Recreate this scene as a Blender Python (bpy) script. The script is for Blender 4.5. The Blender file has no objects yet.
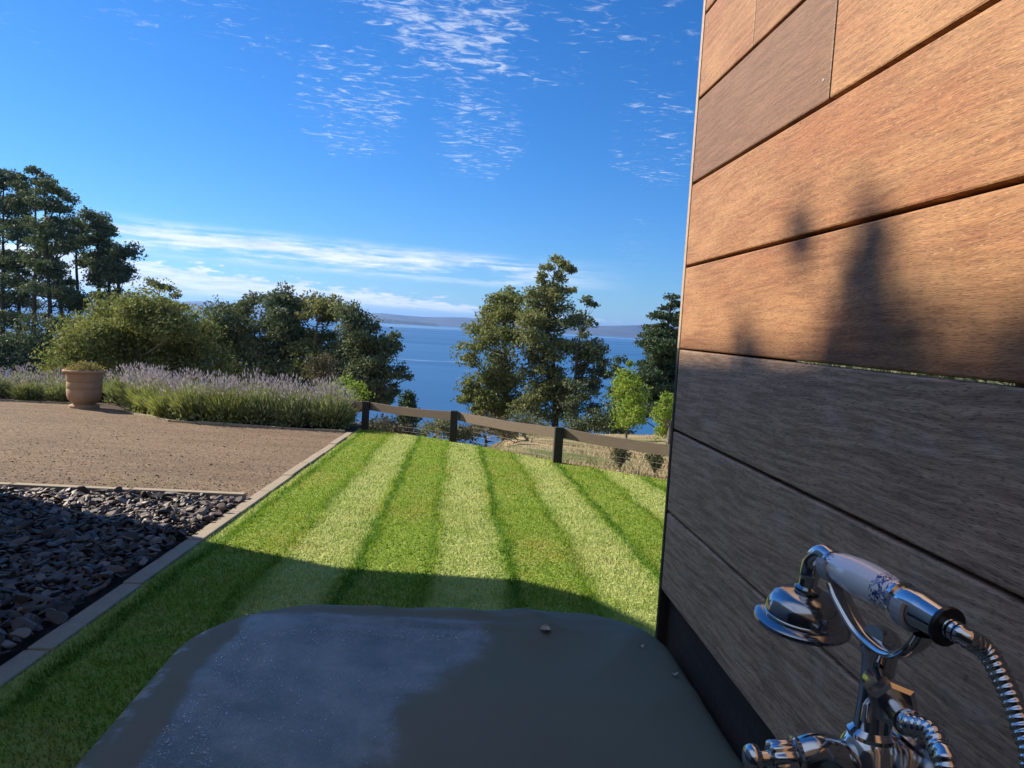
import bpy, math, random
import numpy as np
from mathutils import Vector, Matrix
rad = math.radians
sc = bpy.context.scene
col = sc.collection
# ------------------------------------------------------------------ camera
EYE = 1.25                               # metres above the ground
FPX = 769.0
PSI, PIT, ROL = rad(4.12), rad(4.14), rad(3.5)
Rcam = Matrix.Rotation(-PSI, 3, 'Z') @ Matrix.Rotation(math.pi/2 - PIT, 3, 'X') @ Matrix.Rotation(ROL, 3, 'Z')
cd = bpy.data.cameras.new('camera'); cam = bpy.data.objects.new('camera', cd); col.objects.link(cam)
cam.matrix_world = Matrix.Translation((0, 0, EYE)) @ Rcam.to_4x4()
cd.sensor_width = 36; cd.lens = 36*FPX/1024; cd.clip_start = 0.02; cd.clip_end = 90000
sc.camera = cam
# ------------------------------------------------------------------ light
SUN_EL = rad(30.0)
sun_h = Vector((-0.880, 0.474, 0)).normalized()
sun_dir = Vector((sun_h.x*math.cos(SUN_EL), sun_h.y*math.cos(SUN_EL), math.sin(SUN_EL)))   # towards the sun
SUN_ROT = math.atan2(sun_h.x, sun_h.y)
sd = bpy.data.lights.new('sun', 'SUN'); sd.energy = 5.0; sd.angle = rad(0.5); sd.color = (1.0, 0.89, 0.72)
sun = bpy.data.objects.new('sun', sd); col.objects.link(sun)
sun.rotation_euler = sun_dir.to_track_quat('Z', 'Y').to_euler()
sun.location = sun_dir*60
SKY = 0.062
vs = sc.view_settings
vs.view_transform = 'Standard'; vs.look = 'None'; vs.gamma = 1; vs.exposure = 1.05; vs.use_curve_mapping = False
sc.cycles.max_bounces = 8; sc.cycles.transparent_max_bounces = 16; sc.cycles.volume_bounces = 0
sc.cycles.use_denoising = True

# ------------------------------------------------------------------ pixel helpers (points get their own real distance)
def ray(px, py): return Rcam @ Vector(((px-512)/FPX, -(py-384)/FPX, -1))
def aty(px, py, y):
    d = ray(px, py); p = d*(y/d.y); return Vector((p.x, p.y, p.z+EYE))
def atx(px, py, x):
    d = ray(px, py); p = d*(x/d.x); return Vector((p.x, p.y, p.z+EYE))
# ------------------------------------------------------------------ node helper
class NT:
    def __init__(s, nt): s.nt = nt
    def n(s, typ, ins=None, **kw):
        x = s.nt.nodes.new(typ)
        for k, v in kw.items(): setattr(x, k, v)
        for k, v in (ins or {}).items():
            if isinstance(v, bpy.types.NodeSocket): s.nt.links.new(v, x.inputs[k])
            else: x.inputs[k].default_value = v
        return x
    def link(s, a, b): s.nt.links.new(a, b)
    def math(s, op, a, b=0.0, c=0.0, clamp=False):
        x = s.n('ShaderNodeMath', operation=op, use_clamp=clamp)
        for i, v in enumerate((a, b, c)):
            if isinstance(v, bpy.types.NodeSocket): s.nt.links.new(v, x.inputs[i])
            else: x.inputs[i].default_value = v
        return x.outputs[0]
    def vmath(s, op, a, b=(0, 0, 0)):
        x = s.n('ShaderNodeVectorMath', operation=op)
        for i, v in enumerate((a, b)):
            if isinstance(v, bpy.types.NodeSocket): s.nt.links.new(v, x.inputs[i])
            else: x.inputs[i].default_value = v
        return x.outputs['Value'] if op in ('DOT_PRODUCT', 'LENGTH', 'DISTANCE') else x.outputs[0]
    def mix(s, f, a, b, mode='MIX'):
        x = s.n('ShaderNodeMix', data_type='RGBA', blend_type=mode)
        for i, v in ((0, f), (6, a), (7, b)):
            if isinstance(v, bpy.types.NodeSocket): s.nt.links.new(v, x.inputs[i])
            else: x.inputs[i].default_value = v if i == 0 or len(v) == 4 else (*v, 1)
        return x.outputs[2]
    def noise(s, vec, scale, detail=4, rough=0.55, dist=0.0, typ='FBM', out=0):
        x = s.n('ShaderNodeTexNoise', {'Vector': vec, 'Scale': scale, 'Detail': detail, 'Roughness': rough, 'Distortion': dist})
        return x.outputs[out]
    def ramp(s, f, stops):
        x = s.n('ShaderNodeValToRGB', {'Fac': f}); r = x.color_ramp
        while len(r.elements) < len(stops): r.elements.new(0.5)
        for e, (p, c) in zip(r.elements, stops):
            e.position = p; e.color = c if len(c) == 4 else (*c, 1)
        return x.outputs[0]
    def rng(s, v, a, b, c=0.0, d=1.0, smooth=True):
        x = s.n('ShaderNodeMapRange', {'Value': v, 'From Min': a, 'From Max': b, 'To Min': c, 'To Max': d},
                interpolation_type='SMOOTHSTEP' if smooth else 'LINEAR')
        return x.outputs[0]
    def coord(s, which='Object'): return s.n('ShaderNodeTexCoord').outputs[which]
    def mapv(s, v, scale=(1, 1, 1), rot=(0, 0, 0), loc=(0, 0, 0)):
        return s.n('ShaderNodeMapping', {'Vector': v, 'Scale': scale, 'Rotation': rot, 'Location': loc}).outputs[0]
    def sep(s, v): return s.n('ShaderNodeSeparateXYZ', {'Vector': v}).outputs
    def comb(s, x, y, z): return s.n('ShaderNodeCombineXYZ', {'X': x, 'Y': y, 'Z': z}).outputs[0]
    def bump(s, h, strength=0.5, dist=0.01):
        return s.n('ShaderNodeBump', {'Height': h, 'Strength': strength, 'Distance': dist}).outputs[0]

def newmat(name):
    m = bpy.data.materials.new(name); m.use_nodes = True; m.node_tree.nodes.clear()
    t = NT(m.node_tree); out = t.n('ShaderNodeOutputMaterial')
    return m, t, out
def principled(name, color, rough=0.6, metal=0.0, spec=0.5, fn=None, **kw):
    """fn(t) -> dict of socket overrides"""
    m, t, out = newmat(name)
    ins = {'Base Color': (*color, 1), 'Roughness': rough, 'Metallic': metal, 'Specular IOR Level': spec}
    ins.update(kw)
    if fn: ins.update(fn(t))
    b = t.n('ShaderNodeBsdfPrincipled', ins)
    t.link(b.outputs[0], out.inputs[0])
    return m

# ------------------------------------------------------------------ world: Nishita sky and clouds by direction
w = bpy.data.worlds.new('World'); sc.world = w; w.use_nodes = True
wt = NT(w.node_tree); w.node_tree.nodes.clear()
sky = wt.n('ShaderNodeTexSky', sky_type='NISHITA')
sky.sun_disc = False; sky.sun_elevation = SUN_EL; sky.sun_rotation = SUN_ROT
sky.altitude = 0; sky.air_density = 1.0; sky.dust_density = 0.15; sky.ozone_density = 3.0
gen = wt.coord('Generated')
gx, gy, gz = wt.sep(gen)[:3]
zc = wt.math('MAXIMUM', gz, 0.02)
plane = wt.comb(wt.math('DIVIDE', gx, zc), wt.math('DIVIDE', gy, zc), 0.0)      # flat cloud layer overhead
# high broken altocumulus in patches
cn = wt.noise(wt.mapv(plane, (2.0, 3.0, 1), (0, 0, -0.5)), 6.0, 7, 0.66, 0.7)
cn = wt.math('MULTIPLY_ADD', wt.math('SUBTRACT', wt.noise(plane, 2.6, 4, .6, .5), .5), 0.35, cn)
def patch(px, py, radius_deg, soft=0.6):
    d = ray(px, py).normalized()
    dp = wt.vmath('DOT_PRODUCT', gen, tuple(d))
    return wt.rng(dp, math.cos(rad(radius_deg)), math.cos(rad(radius_deg*(1-soft))))
pm = None
for (px, py, r_, k) in [(452, 12, 7.5, 1.0), (352, 100, 6.0, .8), (480, 133, 5.0, .82), (640, 22, 6.5, .72), (250, 10, 5.5, .62), (655, 140, 5.0, .72),
                        (560, 35, 6, .6), (390, 60, 5, .7), (400, -60, 9, .9), (640, 245, 3.2, .6), (150, -40, 8, .6), (800, -90, 10, .8), (-300, -200, 20, .7), (1300, 100, 16, .8)]:
    v = wt.math('MULTIPLY', patch(px, py, r_), k)
    pm = v if pm is None else wt.math('MAXIMUM', pm, v)
thr = wt.math('MULTIPLY_ADD', pm, -0.30, 0.78)
hi = wt.math('MULTIPLY', wt.rng(wt.math('SUBTRACT', cn, thr), -0.05, 0.22), 0.54)
hi = wt.math('MULTIPLY', hi, wt.rng(pm, 0.02, 0.25))
# low bands near the horizon, in azimuth / elevation
az = wt.math('ARCTAN2', gx, gy); el = wt.math('ARCSINE', gz)
ae = wt.comb(az, wt.math('MULTIPLY', el, 9.0), 0.0)
bn = wt.noise(wt.mapv(ae, (1.0, 1.5, 1), (0, 0, 0.03), (3.1, 0.4, 0)), 5.0, 7, 0.6, 0.3)
fine = wt.noise(wt.mapv(ae, (1.3, 1.0, 1), (0, 0, 0), (8.3, 2.4, 0)), 16.0, 6, 0.65, 0.2)
azmask = wt.rng(wt.math('ABSOLUTE', wt.math('ADD', az, 0.16)), 0.40, 0.16)
tilt = wt.math('MULTIPLY_ADD', az, 0.02, el)
b1 = wt.math('MULTIPLY', wt.rng(tilt, 0.046, 0.066), wt.rng(tilt, 0.100, 0.076))           # stratus streak
b1n = wt.rng(wt.math('ADD', wt.math('MULTIPLY', bn, .8), wt.math('MULTIPLY', fine, .3)), 0.43, 0.62)
low1 = wt.math('MULTIPLY', wt.math('MULTIPLY', b1, b1n), wt.math('MULTIPLY', azmask, 0.92))
puff = wt.noise(wt.mapv(ae, (1.6, 0.8, 1), (0, 0, 0), (1.3, 7.4, 0)), 22.0, 5, 0.55, 0.1)
top2 = wt.math('MULTIPLY_ADD', puff, 0.060, wt.math('MULTIPLY_ADD', az, -0.062, -0.004))         # cumulus tops rise to the left
b2 = wt.math('MULTIPLY', wt.rng(el, 0.012, 0.022), wt.rng(wt.math('SUBTRACT', el, top2), 0.004, -0.004))
low2 = wt.math('MULTIPLY', wt.math('MULTIPLY', b2, wt.rng(fine, 0.25, 0.5, 0.55, 0.95)), wt.rng(az, 0.40, 0.02, 0.35, 0.97))
# added broad white cloud behind the viewer (out of the picture): it fills the shade
bd = wt.vmath('DOT_PRODUCT', gen, tuple(Vector((-0.62, -0.60, 0.50)).normalized()))
fill_bank = wt.math('MULTIPLY', wt.rng(bd, 0.45, 0.75), wt.rng(wt.noise(gen, 2.2, 5, .6), .30, .52, 0.0, 0.55))
fill_bank = wt.math('MULTIPLY', fill_bank, wt.rng(gz, 0.03, 0.12))
cl = wt.math('MAXIMUM', wt.math('MAXIMUM', hi, fill_bank), wt.math('MAXIMUM', low1, low2))
hsv = wt.n('ShaderNodeHueSaturation', {'Saturation': 1.1, 'Value': 1.0, 'Color': wt.mix(1.0, sky.outputs[0], (0.49, 0.755, 1.14), 'MULTIPLY')})
cloudcol = wt.mix(wt.rng(fine, 0.35, 0.65), (6.2, 7.0, 8.2), (8.4, 8.9, 9.7))
skyc = wt.mix(cl, hsv.outputs[0], cloudcol)
bg = wt.n('ShaderNodeBackground', {'Color': skyc, 'Strength': SKY})
wo = wt.n('ShaderNodeOutputWorld'); wt.link(bg.outputs[0], wo.inputs[0])

# ------------------------------------------------------------------ mesh helpers
def tag(o, label=None, cat=None, group=None, kind=None):
    if label: o['label'] = label
    if cat: o['category'] = cat
    if group: o['group'] = group
    if kind: o['kind'] = kind
    return o
def thing(name, label, cat, loc=(0, 0, 0), group=None):
    o = bpy.data.objects.new(name, None); col.objects.link(o); o.location = loc
    o.empty_display_size = 0.1
    return tag(o, label, cat, group)
def rootloc(o):
    p = Vector(o.location)
    while o.parent: o = o.parent; p += Vector(o.location)
    return p
def mesh_from(name, V, Fc, mats, parent=None, smooth=False, mi=None, attrs=None, loc=None):
    """V (n,3) in world space, Fc list of tuples or int array (m,k)"""
    V = np.asarray(V, dtype=np.float32).reshape(-1, 3)
    off = rootloc(parent) if parent else Vector(loc or (0, 0, 0))
    V = V - np.array(off, dtype=np.float32)
    me = bpy.data.meshes.new(name)
    if isinstance(Fc, np.ndarray):
        m, k = Fc.shape
        me.vertices.add(len(V)); me.vertices.foreach_set('co', V.ravel())
        me.loops.add(m*k); me.loops.foreach_set('vertex_index', Fc.astype(np.int32).ravel())
        me.polygons.add(m); me.polygons.foreach_set('loop_start', np.arange(0, m*k, k, dtype=np.int32))
        me.update(calc_edges=True)
    else:
        me.from_pydata(V.tolist(), [], Fc); me.update()
    for mm in (mats if isinstance(mats, (list, tuple)) else [mats]): me.materials.append(mm)
    if mi is not None: me.polygons.foreach_set('material_index', np.asarray(mi, dtype=np.int32))
    if smooth: me.polygons.foreach_set('use_smooth', np.ones(len(me.polygons), dtype=bool))
    for k_, arr in (attrs or {}).items():
        a = me.attributes.new(k_, 'FLOAT', 'FACE'); a.data.foreach_set('value', np.asarray(arr, dtype=np.float32))
    o = bpy.data.objects.new(name, me); col.objects.link(o)
    if parent: o.parent = parent
    elif loc: o.location = loc
    return o
class MB:
    def __init__(s): s.V = []; s.F = []; s.A = []
    def add(s, V, Fc, a=0.0):
        b = len(s.V); s.V += [tuple(v) for v in V]; s.F += [tuple(i+b for i in f) for f in Fc]; s.A += [a]*len(Fc); return s
    def box(s, lo, hi, a=0.0, bev=0.0):
        x0, y0, z0 = lo; x1, y1, z1 = hi
        if bev <= 0:
            V = [(x0,y0,z0),(x1,y0,z0),(x1,y1,z0),(x0,y1,z0),(x0,y0,z1),(x1,y0,z1),(x1,y1,z1),(x0,y1,z1)]
            return s.add(V, [(3,2,1,0),(4,5,6,7),(0,1,5,4),(1,2,6,5),(2,3,7,6),(3,0,4,7)], a)
        import bmesh
        bm = bmesh.new(); bmesh.ops.create_cube(bm, size=1)
        for v in bm.verts: v.co = Vector(((x0+x1)/2+v.co.x*(x1-x0), (y0+y1)/2+v.co.y*(y1-y0), (z0+z1)/2+v.co.z*(z1-z0)))
        bmesh.ops.bevel(bm, geom=bm.edges[:], offset=bev, segments=2, affect='EDGES', profile=0.5)
        bm.verts.index_update()
        s.add([v.co[:] for v in bm.verts], [tuple(v.index for v in f.verts) for f in bm.faces], a); bm.free(); return s
    def tube(s, pts, radii, n=10, cap=True, a=0.0):
        pts = [Vector(p) for p in pts]
        if not isinstance(radii, (list, tuple, np.ndarray)): radii = [radii]*len(pts)
        V = []; Fc = []; up = None
        for i, p in enumerate(pts):
            t = (pts[min(i+1, len(pts)-1)] - pts[max(i-1, 0)]).normalized()
            if up is None:
                up = Vector((0, 0, 1)) if abs(t.z) < 0.9 else Vector((1, 0, 0))
            u = (up - t*up.dot(t)).normalized(); up = u; v = t.cross(u)
            for k in range(n):
                an = 2*math.pi*k/n
                V.append(p + (u*math.cos(an) + v*math.sin(an))*radii[i])
        for i in range(len(pts)-1):
            for k in range(n):
                k2 = (k+1) % n
                Fc.append((i*n+k, i*n+k2, (i+1)*n+k2, (i+1)*n+k))
        if cap: Fc.append(tuple(range(n-1, -1, -1))); Fc.append(tuple(range((len(pts)-1)*n, len(pts)*n)))
        return s.add(V, Fc, a)
    def lathe(s, prof, n=32, origin=(0, 0, 0), axis=(0, 0, 1), flute=None, a=0.0):
        """prof: list of (radius, height) along axis from origin"""
        ax = Vector(axis).normalized(); u = ax.orthogonal().normalized(); v = ax.cross(u); o = Vector(origin)
        V = []; Fc = []
        for (r, h) in prof:
            for k in range(n):
                an = 2*math.pi*k/n; rr = r*(flute(an, h) if flute else 1)
                V.append(o + ax*h + (u*math.cos(an) + v*math.sin(an))*rr)
        for i in range(len(prof)-1):
            for k in range(n):
                k2 = (k+1) % n
                Fc.append((i*n+k, i*n+k2, (i+1)*n+k2, (i+1)*n+k))
        if prof[0][0] > 1e-6: Fc.append(tuple(range(n-1, -1, -1)))
        if prof[-1][0] > 1e-6: Fc.append(tuple(range((len(prof)-1)*n, len(prof)*n)))
        return s.add(V, Fc, a)
    def build(s, name, mat, parent=None, smooth=False, attr=None, loc=None):
        o = mesh_from(name, s.V, s.F, mat, parent, smooth=smooth, attrs={attr: s.A} if attr else None, loc=loc)
        if smooth:
            me = o.data
            try: me.set_sharp_from_angle(angle=rad(40))
            except Exception: pass
        return o
def smooth_path(P, n=8):
    P = [Vector(p) for p in P]; out = []
    for i in range(len(P)-1):
        p0 = P[max(i-1, 0)]; p1 = P[i]; p2 = P[i+1]; p3 = P[min(i+2, len(P)-1)]
        for k in range(n):
            t = k/n
            out.append(0.5*((2*p1) + (p2-p0)*t + (2*p0-5*p1+4*p2-p3)*t*t + (3*p1-p0-3*p2+p3)*t*t*t))
    out.append(P[-1]); return out

# ------------------------------------------------------------------ ground shape
SL = 0.042
def smooth01(x): x = min(1, max(0, x)); return x*x*(3-2*x)
FENCE = [(-3.2, 13.6), (-1.42, 12.45), (0.0, 11.32), (1.31, 9.5), (2.32, 8.45), (3.6, 7.35), (6.5, 5.4)]
def fence_y(x):
    if x <= FENCE[0][0]: return 13.6
    for (a, b), (c, d) in zip(FENCE, FENCE[1:]):
        if x <= c: return b + (d-b)*(x-a)/(c-a)
    return 5.4
def interp(x, pts):
    if x <= pts[0][0]: return pts[0][1]
    for (a, b), (c, d) in zip(pts, pts[1:]):
        if x <= c: return b + (d-b)*(x-a)/(c-a)
    return pts[-1][1]
def edge_r(az):
    """distance along a bearing to the far edge of the level garden"""
    s, c = math.sin(az), math.cos(az)
    if c < 0.08: return 30.0
    r = 1.0
    while r < 40:
        x, y = r*s, r*c
        lim = fence_y(x) if x > -1.6 else interp(x, [(-9, 17.5), (-5, 16), (-1.6, 13.2)])
        if y > lim: break
        r += 0.05
    return min(r, 40)
def gz0(x, y):
    """ground height in world metres"""
    az = math.atan2(x, y); r = math.hypot(x, y)
    e = edge_r(az)
    yy = max(y, -20)
    if r <= e: return -SL*yy
    base = -SL*max(e*math.cos(az), -20)
    a = math.degrees(az)
    sl = interp(a, [(-60, .09), (-34, .10), (-25, .14), (-10, .24), (0, .27), (1.5, .17), (5, .125), (14, .11), (24, .075), (38, .035), (60, .02), (90, .0)])
    sl2 = interp(a, [(-60, .13), (-30, .16), (-15, .24), (0, .28), (14, .24), (30, .14), (60, .06), (90, .02)])
    d1 = min(r-e, 32)*sl
    d2 = max(0, r-e-32)*sl2
    return max(base - d1 - d2, -75)
# ------------------------------------------------------------------ materials for the ground
def m_terrain(t):
    P = t.coord()
    n1 = t.noise(P, 0.22, 5, 0.6); n2 = t.noise(P, 2.3, 5, 0.6); n3 = t.noise(P, 24, 4, 0.6)
    tan = t.mix(n2, (0.30, 0.215, 0.12), (0.42, 0.32, 0.19))
    grn = t.mix(n2, (0.07, 0.11, 0.03), (0.17, 0.19, 0.06))
    c = t.mix(t.rng(t.math('ADD', n1, t.math('MULTIPLY', n2, .3)), 0.55, 0.78), tan, grn)
    c = t.mix(t.math('MULTIPLY', n3, 0.5), c, t.mix(0.5, c, (0.08, 0.07, 0.04)))
    d = t.vmath('LENGTH', P)
    c = t.mix(t.rng(d, 45, 75), c, (0.035, 0.05, 0.022))
    return {'Base Color': c, 'Normal': t.bump(n3, 0.6, 0.05)}
M_TERR = principled('dry_paddock', (.3, .25, .15), 0.95, spec=0.1, fn=m_terrain)
STRIPE_P, STRIPE_C = 0.905, 0.14
def stripe_masks(t, P):
    x, y = t.sep(P)[:2]
    wob = t.math('MULTIPLY', t.math('SUBTRACT', t.noise(t.mapv(P, (1.6, .6, 1)), 3.0, 6, 0.75), 0.5), 0.24)
    u = t.math('ADD', x, wob)
    f = t.math('FRACT', t.math('ADD', t.math('DIVIDE', t.math('SUBTRACT', u, STRIPE_C), STRIPE_P), 0.5))
    dd = t.math('MULTIPLY', t.math('SUBTRACT', f, 0.5), STRIPE_P)           # signed distance to the pale band's centre
    ad = t.math('ABSOLUTE', dd)
    pale = t.rng(ad, 0.26, 0.08)
    track = t.math('MULTIPLY', t.rng(t.math('ABSOLUTE', t.math('SUBTRACT', ad, 0.245)), 0.055, 0.01),
                   t.rng(dd, -0.05, 0.05, 0.45, 1.0))
    return pale, track
def grass_colour(t, P, tip=1.0):
    pale, track = stripe_masks(t, P)
    n1 = t.noise(P, 1.1, 4, 0.6); n2 = t.noise(P, 7.0, 4, 0.65); n3 = t.noise(P, 45.0, 2, 0.6)
    g = t.mix(n2, (0.165*tip, 0.262*tip, 0.032*tip), (0.29*tip, 0.37*tip, 0.07*tip))
    g = t.mix(t.rng(t.math('ADD', t.math('MULTIPLY', n1, .6), t.math('MULTIPLY', n2, .5)), 0.52, 0.75), g, (0.33*tip, 0.33*tip, 0.085*tip))
    y = (0.53*tip, 0.545*tip, 0.22*tip)
    pale2 = t.math('MULTIPLY', t.math('MULTIPLY', pale, t.rng(n3, 0.28, 0.62, 0.3, 1.0)), t.rng(t.noise(P, 5.0, 5, .7), .32, .58, .35, 1.0))
    c = t.mix(t.math('MULTIPLY', pale2, 0.74), g, y)
    c = t.mix(t.math('MULTIPLY', track, t.rng(n2, .3, .6, .35, .85)), c, (0.075*tip, 0.175*tip, 0.018*tip))
    return c, n3
def m_lawn(t):
    P = t.coord(); c, n3 = grass_colour(t, P, 0.8)
    return {'Base Color': c, 'Normal': t.bump(n3, 0.8, 0.03)}
M_LAWN = principled('lawn_turf', (.1, .2, .03), 0.95, spec=0.1, fn=m_lawn)
def leafmat(name, fn, trans=0.35, rough=0.7, spec=0.15):
    m, t, out = newmat(name)
    c = fn(t)
    p = t.n('ShaderNodeBsdfPrincipled', {'Base Color': c, 'Roughness': rough, 'Specular IOR Level': spec})
    tr = t.n('ShaderNodeBsdfTranslucent', {'Color': t.mix(0.5, c, t.mix(1.0, c, (1.0, 1.15, 0.5), 'MULTIPLY'))})
    mx = t.n('ShaderNodeMixShader', {0: trans, 1: p.outputs[0], 2: tr.outputs[0]})
    t.link(mx.outputs[0], out.inputs[0]); return m
def f_blade(t):
    P = t.coord(); c, _ = grass_colour(t, P, 1.0)
    ri = t.n('ShaderNodeNewGeometry').outputs['Random Per Island']
    c = t.mix(1.0, c, t.mix(ri, (0.6, 0.66, 0.55), (1.35, 1.3, 1.2)), 'MULTIPLY')
    return c
M_BLADE = leafmat('grass_blades', f_blade, 0.35, 0.7, 0.15)
def m_gravel(t):
    P = t.coord()
    v = t.n('ShaderNodeTexVoronoi', {'Vector': P, 'Scale': 75.0}); n1 = t.noise(P, 0.9, 5, 0.6); n2 = t.noise(P, 150, 3, 0.6); n4 = t.noise(P, 9, 5, 0.65)
    bw = t.n('ShaderNodeSeparateColor', {0: v.outputs['Color']}).outputs[0]
    c = t.ramp(bw, [(0.0, (0.085, 0.055, 0.036)), (0.45, (0.17, 0.115, 0.074)), (0.8, (0.25, 0.178, 0.115)), (1.0, (0.38, 0.30, 0.215))])
    c = t.mix(t.math('MULTIPLY', n2, 0.4), c, (0.14, 0.092, 0.06))
    c = t.mix(t.rng(n1, .45, .7, 0, .45), c, (0.12, 0.08, 0.052))
    c = t.mix(t.rng(n4, .5, .8, 0, .5), c, (0.25, 0.185, 0.115))
    tr_ = t.noise(t.mapv(P, (.35, 2.6, 1), (0, 0, .12)), 1.4, 5, .65)
    c = t.mix(t.rng(tr_, .42, .66, .0, .5), c, t.mix(1.0, c, (.62, .60, .58), 'MULTIPLY'))
    g = t.math('MULTIPLY', t.rng(t.noise(P, 0.55, 3, .5), .56, .70), t.rng(n4, .45, .65))
    c = t.mix(t.math('MULTIPLY', g, 0.4), c, (0.13, 0.15, 0.045))
    return {'Base Color': c, 'Normal': t.bump(t.math('ADD', v.outputs['Distance'], t.math('MULTIPLY', n4, 1.2)), 0.55, 0.012)}
M_GRAV = principled('brown_gravel', (.2, .14, .1), 0.95, spec=0.15, fn=m_gravel)
def m_stone(c0, c1, sc_=9.0, b=0.4):
    def f(t):
        P = t.coord(); n = t.noise(P, sc_, 6, 0.65); n2 = t.noise(P, sc_*14, 3, 0.6)
        c = t.mix(n, c0, c1); c = t.mix(t.rng(n2, .55, .8, 0, .5), c, tuple(x*0.5 for x in c0))
        return {'Base Color': c, 'Normal': t.bump(n2, b, 0.006)}
    return f
M_KERB = principled('pale_paver', (.4, .35, .28), 0.85, spec=0.3, fn=m_stone((0.22, 0.175, 0.122), (0.38, 0.31, 0.222)))
M_SOIL = principled('soil', (.05, .04, .03), 0.95, spec=0.1, fn=m_stone((0.035, 0.026, 0.02), (0.085, 0.062, 0.045), 14))
def m_slate(t):
    P = t.coord(); oi = t.n('ShaderNodeObjectInfo').outputs['Random']; ri = t.n('ShaderNodeNewGeometry').outputs['Random Per Island']
    n = t.noise(P, 30, 5, 0.65)
    v = t.math('FRACT', t.math('ADD', oi, ri))
    c = t.ramp(v, [(0, (0.036, 0.026, 0.022)), (0.4, (0.07, 0.050, 0.040)), (0.75, (0.125, 0.085, 0.062)), (1.0, (0.24, 0.175, 0.13))])
    c = t.mix(t.math('MULTIPLY', n, .6), c, t.mix(0.5, c, (0.03, 0.027, 0.03)))
    return {'Base Color': c, 'Normal': t.bump(n, 0.5, 0.006)}
M_SLATE = principled('slate', (.1, .09, .09), 0.6, spec=0.4, fn=m_slate)

# ------------------------------------------------------------------ terrain, sea, far shore
rng_ = np.random.default_rng(7)
def build_terrain():
    azs = [rad(a) for a in np.concatenate([np.arange(-180, -46, 8), np.arange(-46, 46, 1.0), np.arange(46, 180, 8)])]
    fr = [0.02, .2, .45, .7, .85, .95, 1.0]
    outs = [0.15, .35, .6, 1, 1.5, 2.2, 3, 4, 5.5, 7, 9, 11, 14, 17, 20, 24, 28, 31, 33, 36, 40, 46, 53, 62, 72, 85, 100, 120, 145, 175, 215, 270, 340, 430, 560]
    V = [(0, 0, -0.035)]; Fc = []; nr = len(fr)+len(outs)
    for a in azs:
        e = edge_r(a)
        rs = [e*f for f in fr] + [e+o for o in outs]
        for i, r in enumerate(rs):
            x, y = r*math.sin(a), r*math.cos(a)
            z = gz0(x, y) - 0.035
            if i >= len(fr)+3: z += 0.06*math.sin(x*1.3+y*.7)*math.sin(y*0.9-x*.4)*min(1, (r-e)/4)
            V.append((x, y, z))
    na = len(azs)
    for i in range(na):
        j = (i+1) % na
        Fc.append((0, 1+j*nr, 1+i*nr))
        for k in range(nr-1):
            Fc.append((1+i*nr+k, 1+j*nr+k, 1+j*nr+k+1, 1+i*nr+k+1))
    o = mesh_from('ground', V, Fc, M_TERR, smooth=True); tag(o, kind='structure')
build_terrain()
SEA = EYE - 34.0
def m_sea(t):
    P = t.coord(); x, y = t.sep(P)[:2]
    q = t.comb(t.math('MULTIPLY', x, 0.35), y, 0.0)
    n1 = t.noise(q, 0.25, 4, 0.6); n2 = t.noise(q, 0.02, 3, 0.6)
    band = t.math('ADD', t.math('MULTIPLY', t.noise(t.comb(t.math('MULTIPLY', x, .0004), t.math('MULTIPLY', y, 0.0016), 0), 1.0, 4, .6), 1.0), 0)
    c = t.mix(t.rng(band, .35, .7), (0.020, 0.085, 0.205), (0.030, 0.11, 0.25))
    rough = t.rng(band, .35, .72, .42, .30)
    return {'Base Color': c, 'Roughness': rough, 'IOR': 1.33, 'Normal': t.bump(t.math('ADD', n1, n2), 0.35, 0.8)}
M_SEA = principled('sea_water', (.01, .05, .14), 0.4, spec=0.4, fn=m_sea)
mb = MB()
ys = [60, 150, 300, 500, 800, 1300, 2200, 4000, 7000, 12000, 20000, 32000]
V = []; Fc = []
for y in ys:
    for k in range(9): V.append(((k-4)/4*max(1200, y*1.2), y, SEA))
for i in range(len(ys)-1):
    for k in range(8): Fc.append((i*9+k, i*9+k+1, (i+1)*9+k+1, (i+1)*9+k))
tag(mesh_from('sea', V, Fc, M_SEA), kind='structure')
# calmer, brighter water in long lanes
M_CALM = principled('calm_water', (.10, .20, .34), 0.35, spec=0.5)
def lane(y0, y1, x0, x1, dz):
    n = 24; V = []; Fc = []
    for k in range(n+1):
        u = k/n; x = x0+(x1-x0)*u
        wd = (y1-y0)*(0.35+0.65*math.sin(math.pi*min(1, max(0, u)))**0.5)*(0.8+0.3*math.sin(k*1.7))
        yc = (y0+y1)/2 + (y1-y0)*0.25*math.sin(k*0.9)
        V += [(x, yc-wd/2, SEA+dz), (x, yc+wd/2, SEA+dz)]
    for k in range(n): Fc.append((2*k, 2*k+2, 2*k+3, 2*k+1))
    tag(mesh_from('water_lane', V, Fc, M_CALM), kind='structure')
lane(5200, 9500, -5200, 4200, 0.5)
lane(690, 712, -160, 90, 0.08)
def m_hill(t):
    P = t.coord(); n = t.noise(P, 0.0016, 6, 0.65); n2 = t.noise(P, 0.008, 4, .6)
    c = t.mix(t.rng(t.math('ADD', n, t.math('MULTIPLY', n2, .25)), .52, .72), (0.018, 0.028, 0.018), (0.065, 0.058, 0.036))
    return {'Base Color': c}
M_HILL = principled('far_hill', (.05, .06, .04), 0.95, spec=0.1, fn=m_hill)
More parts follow.
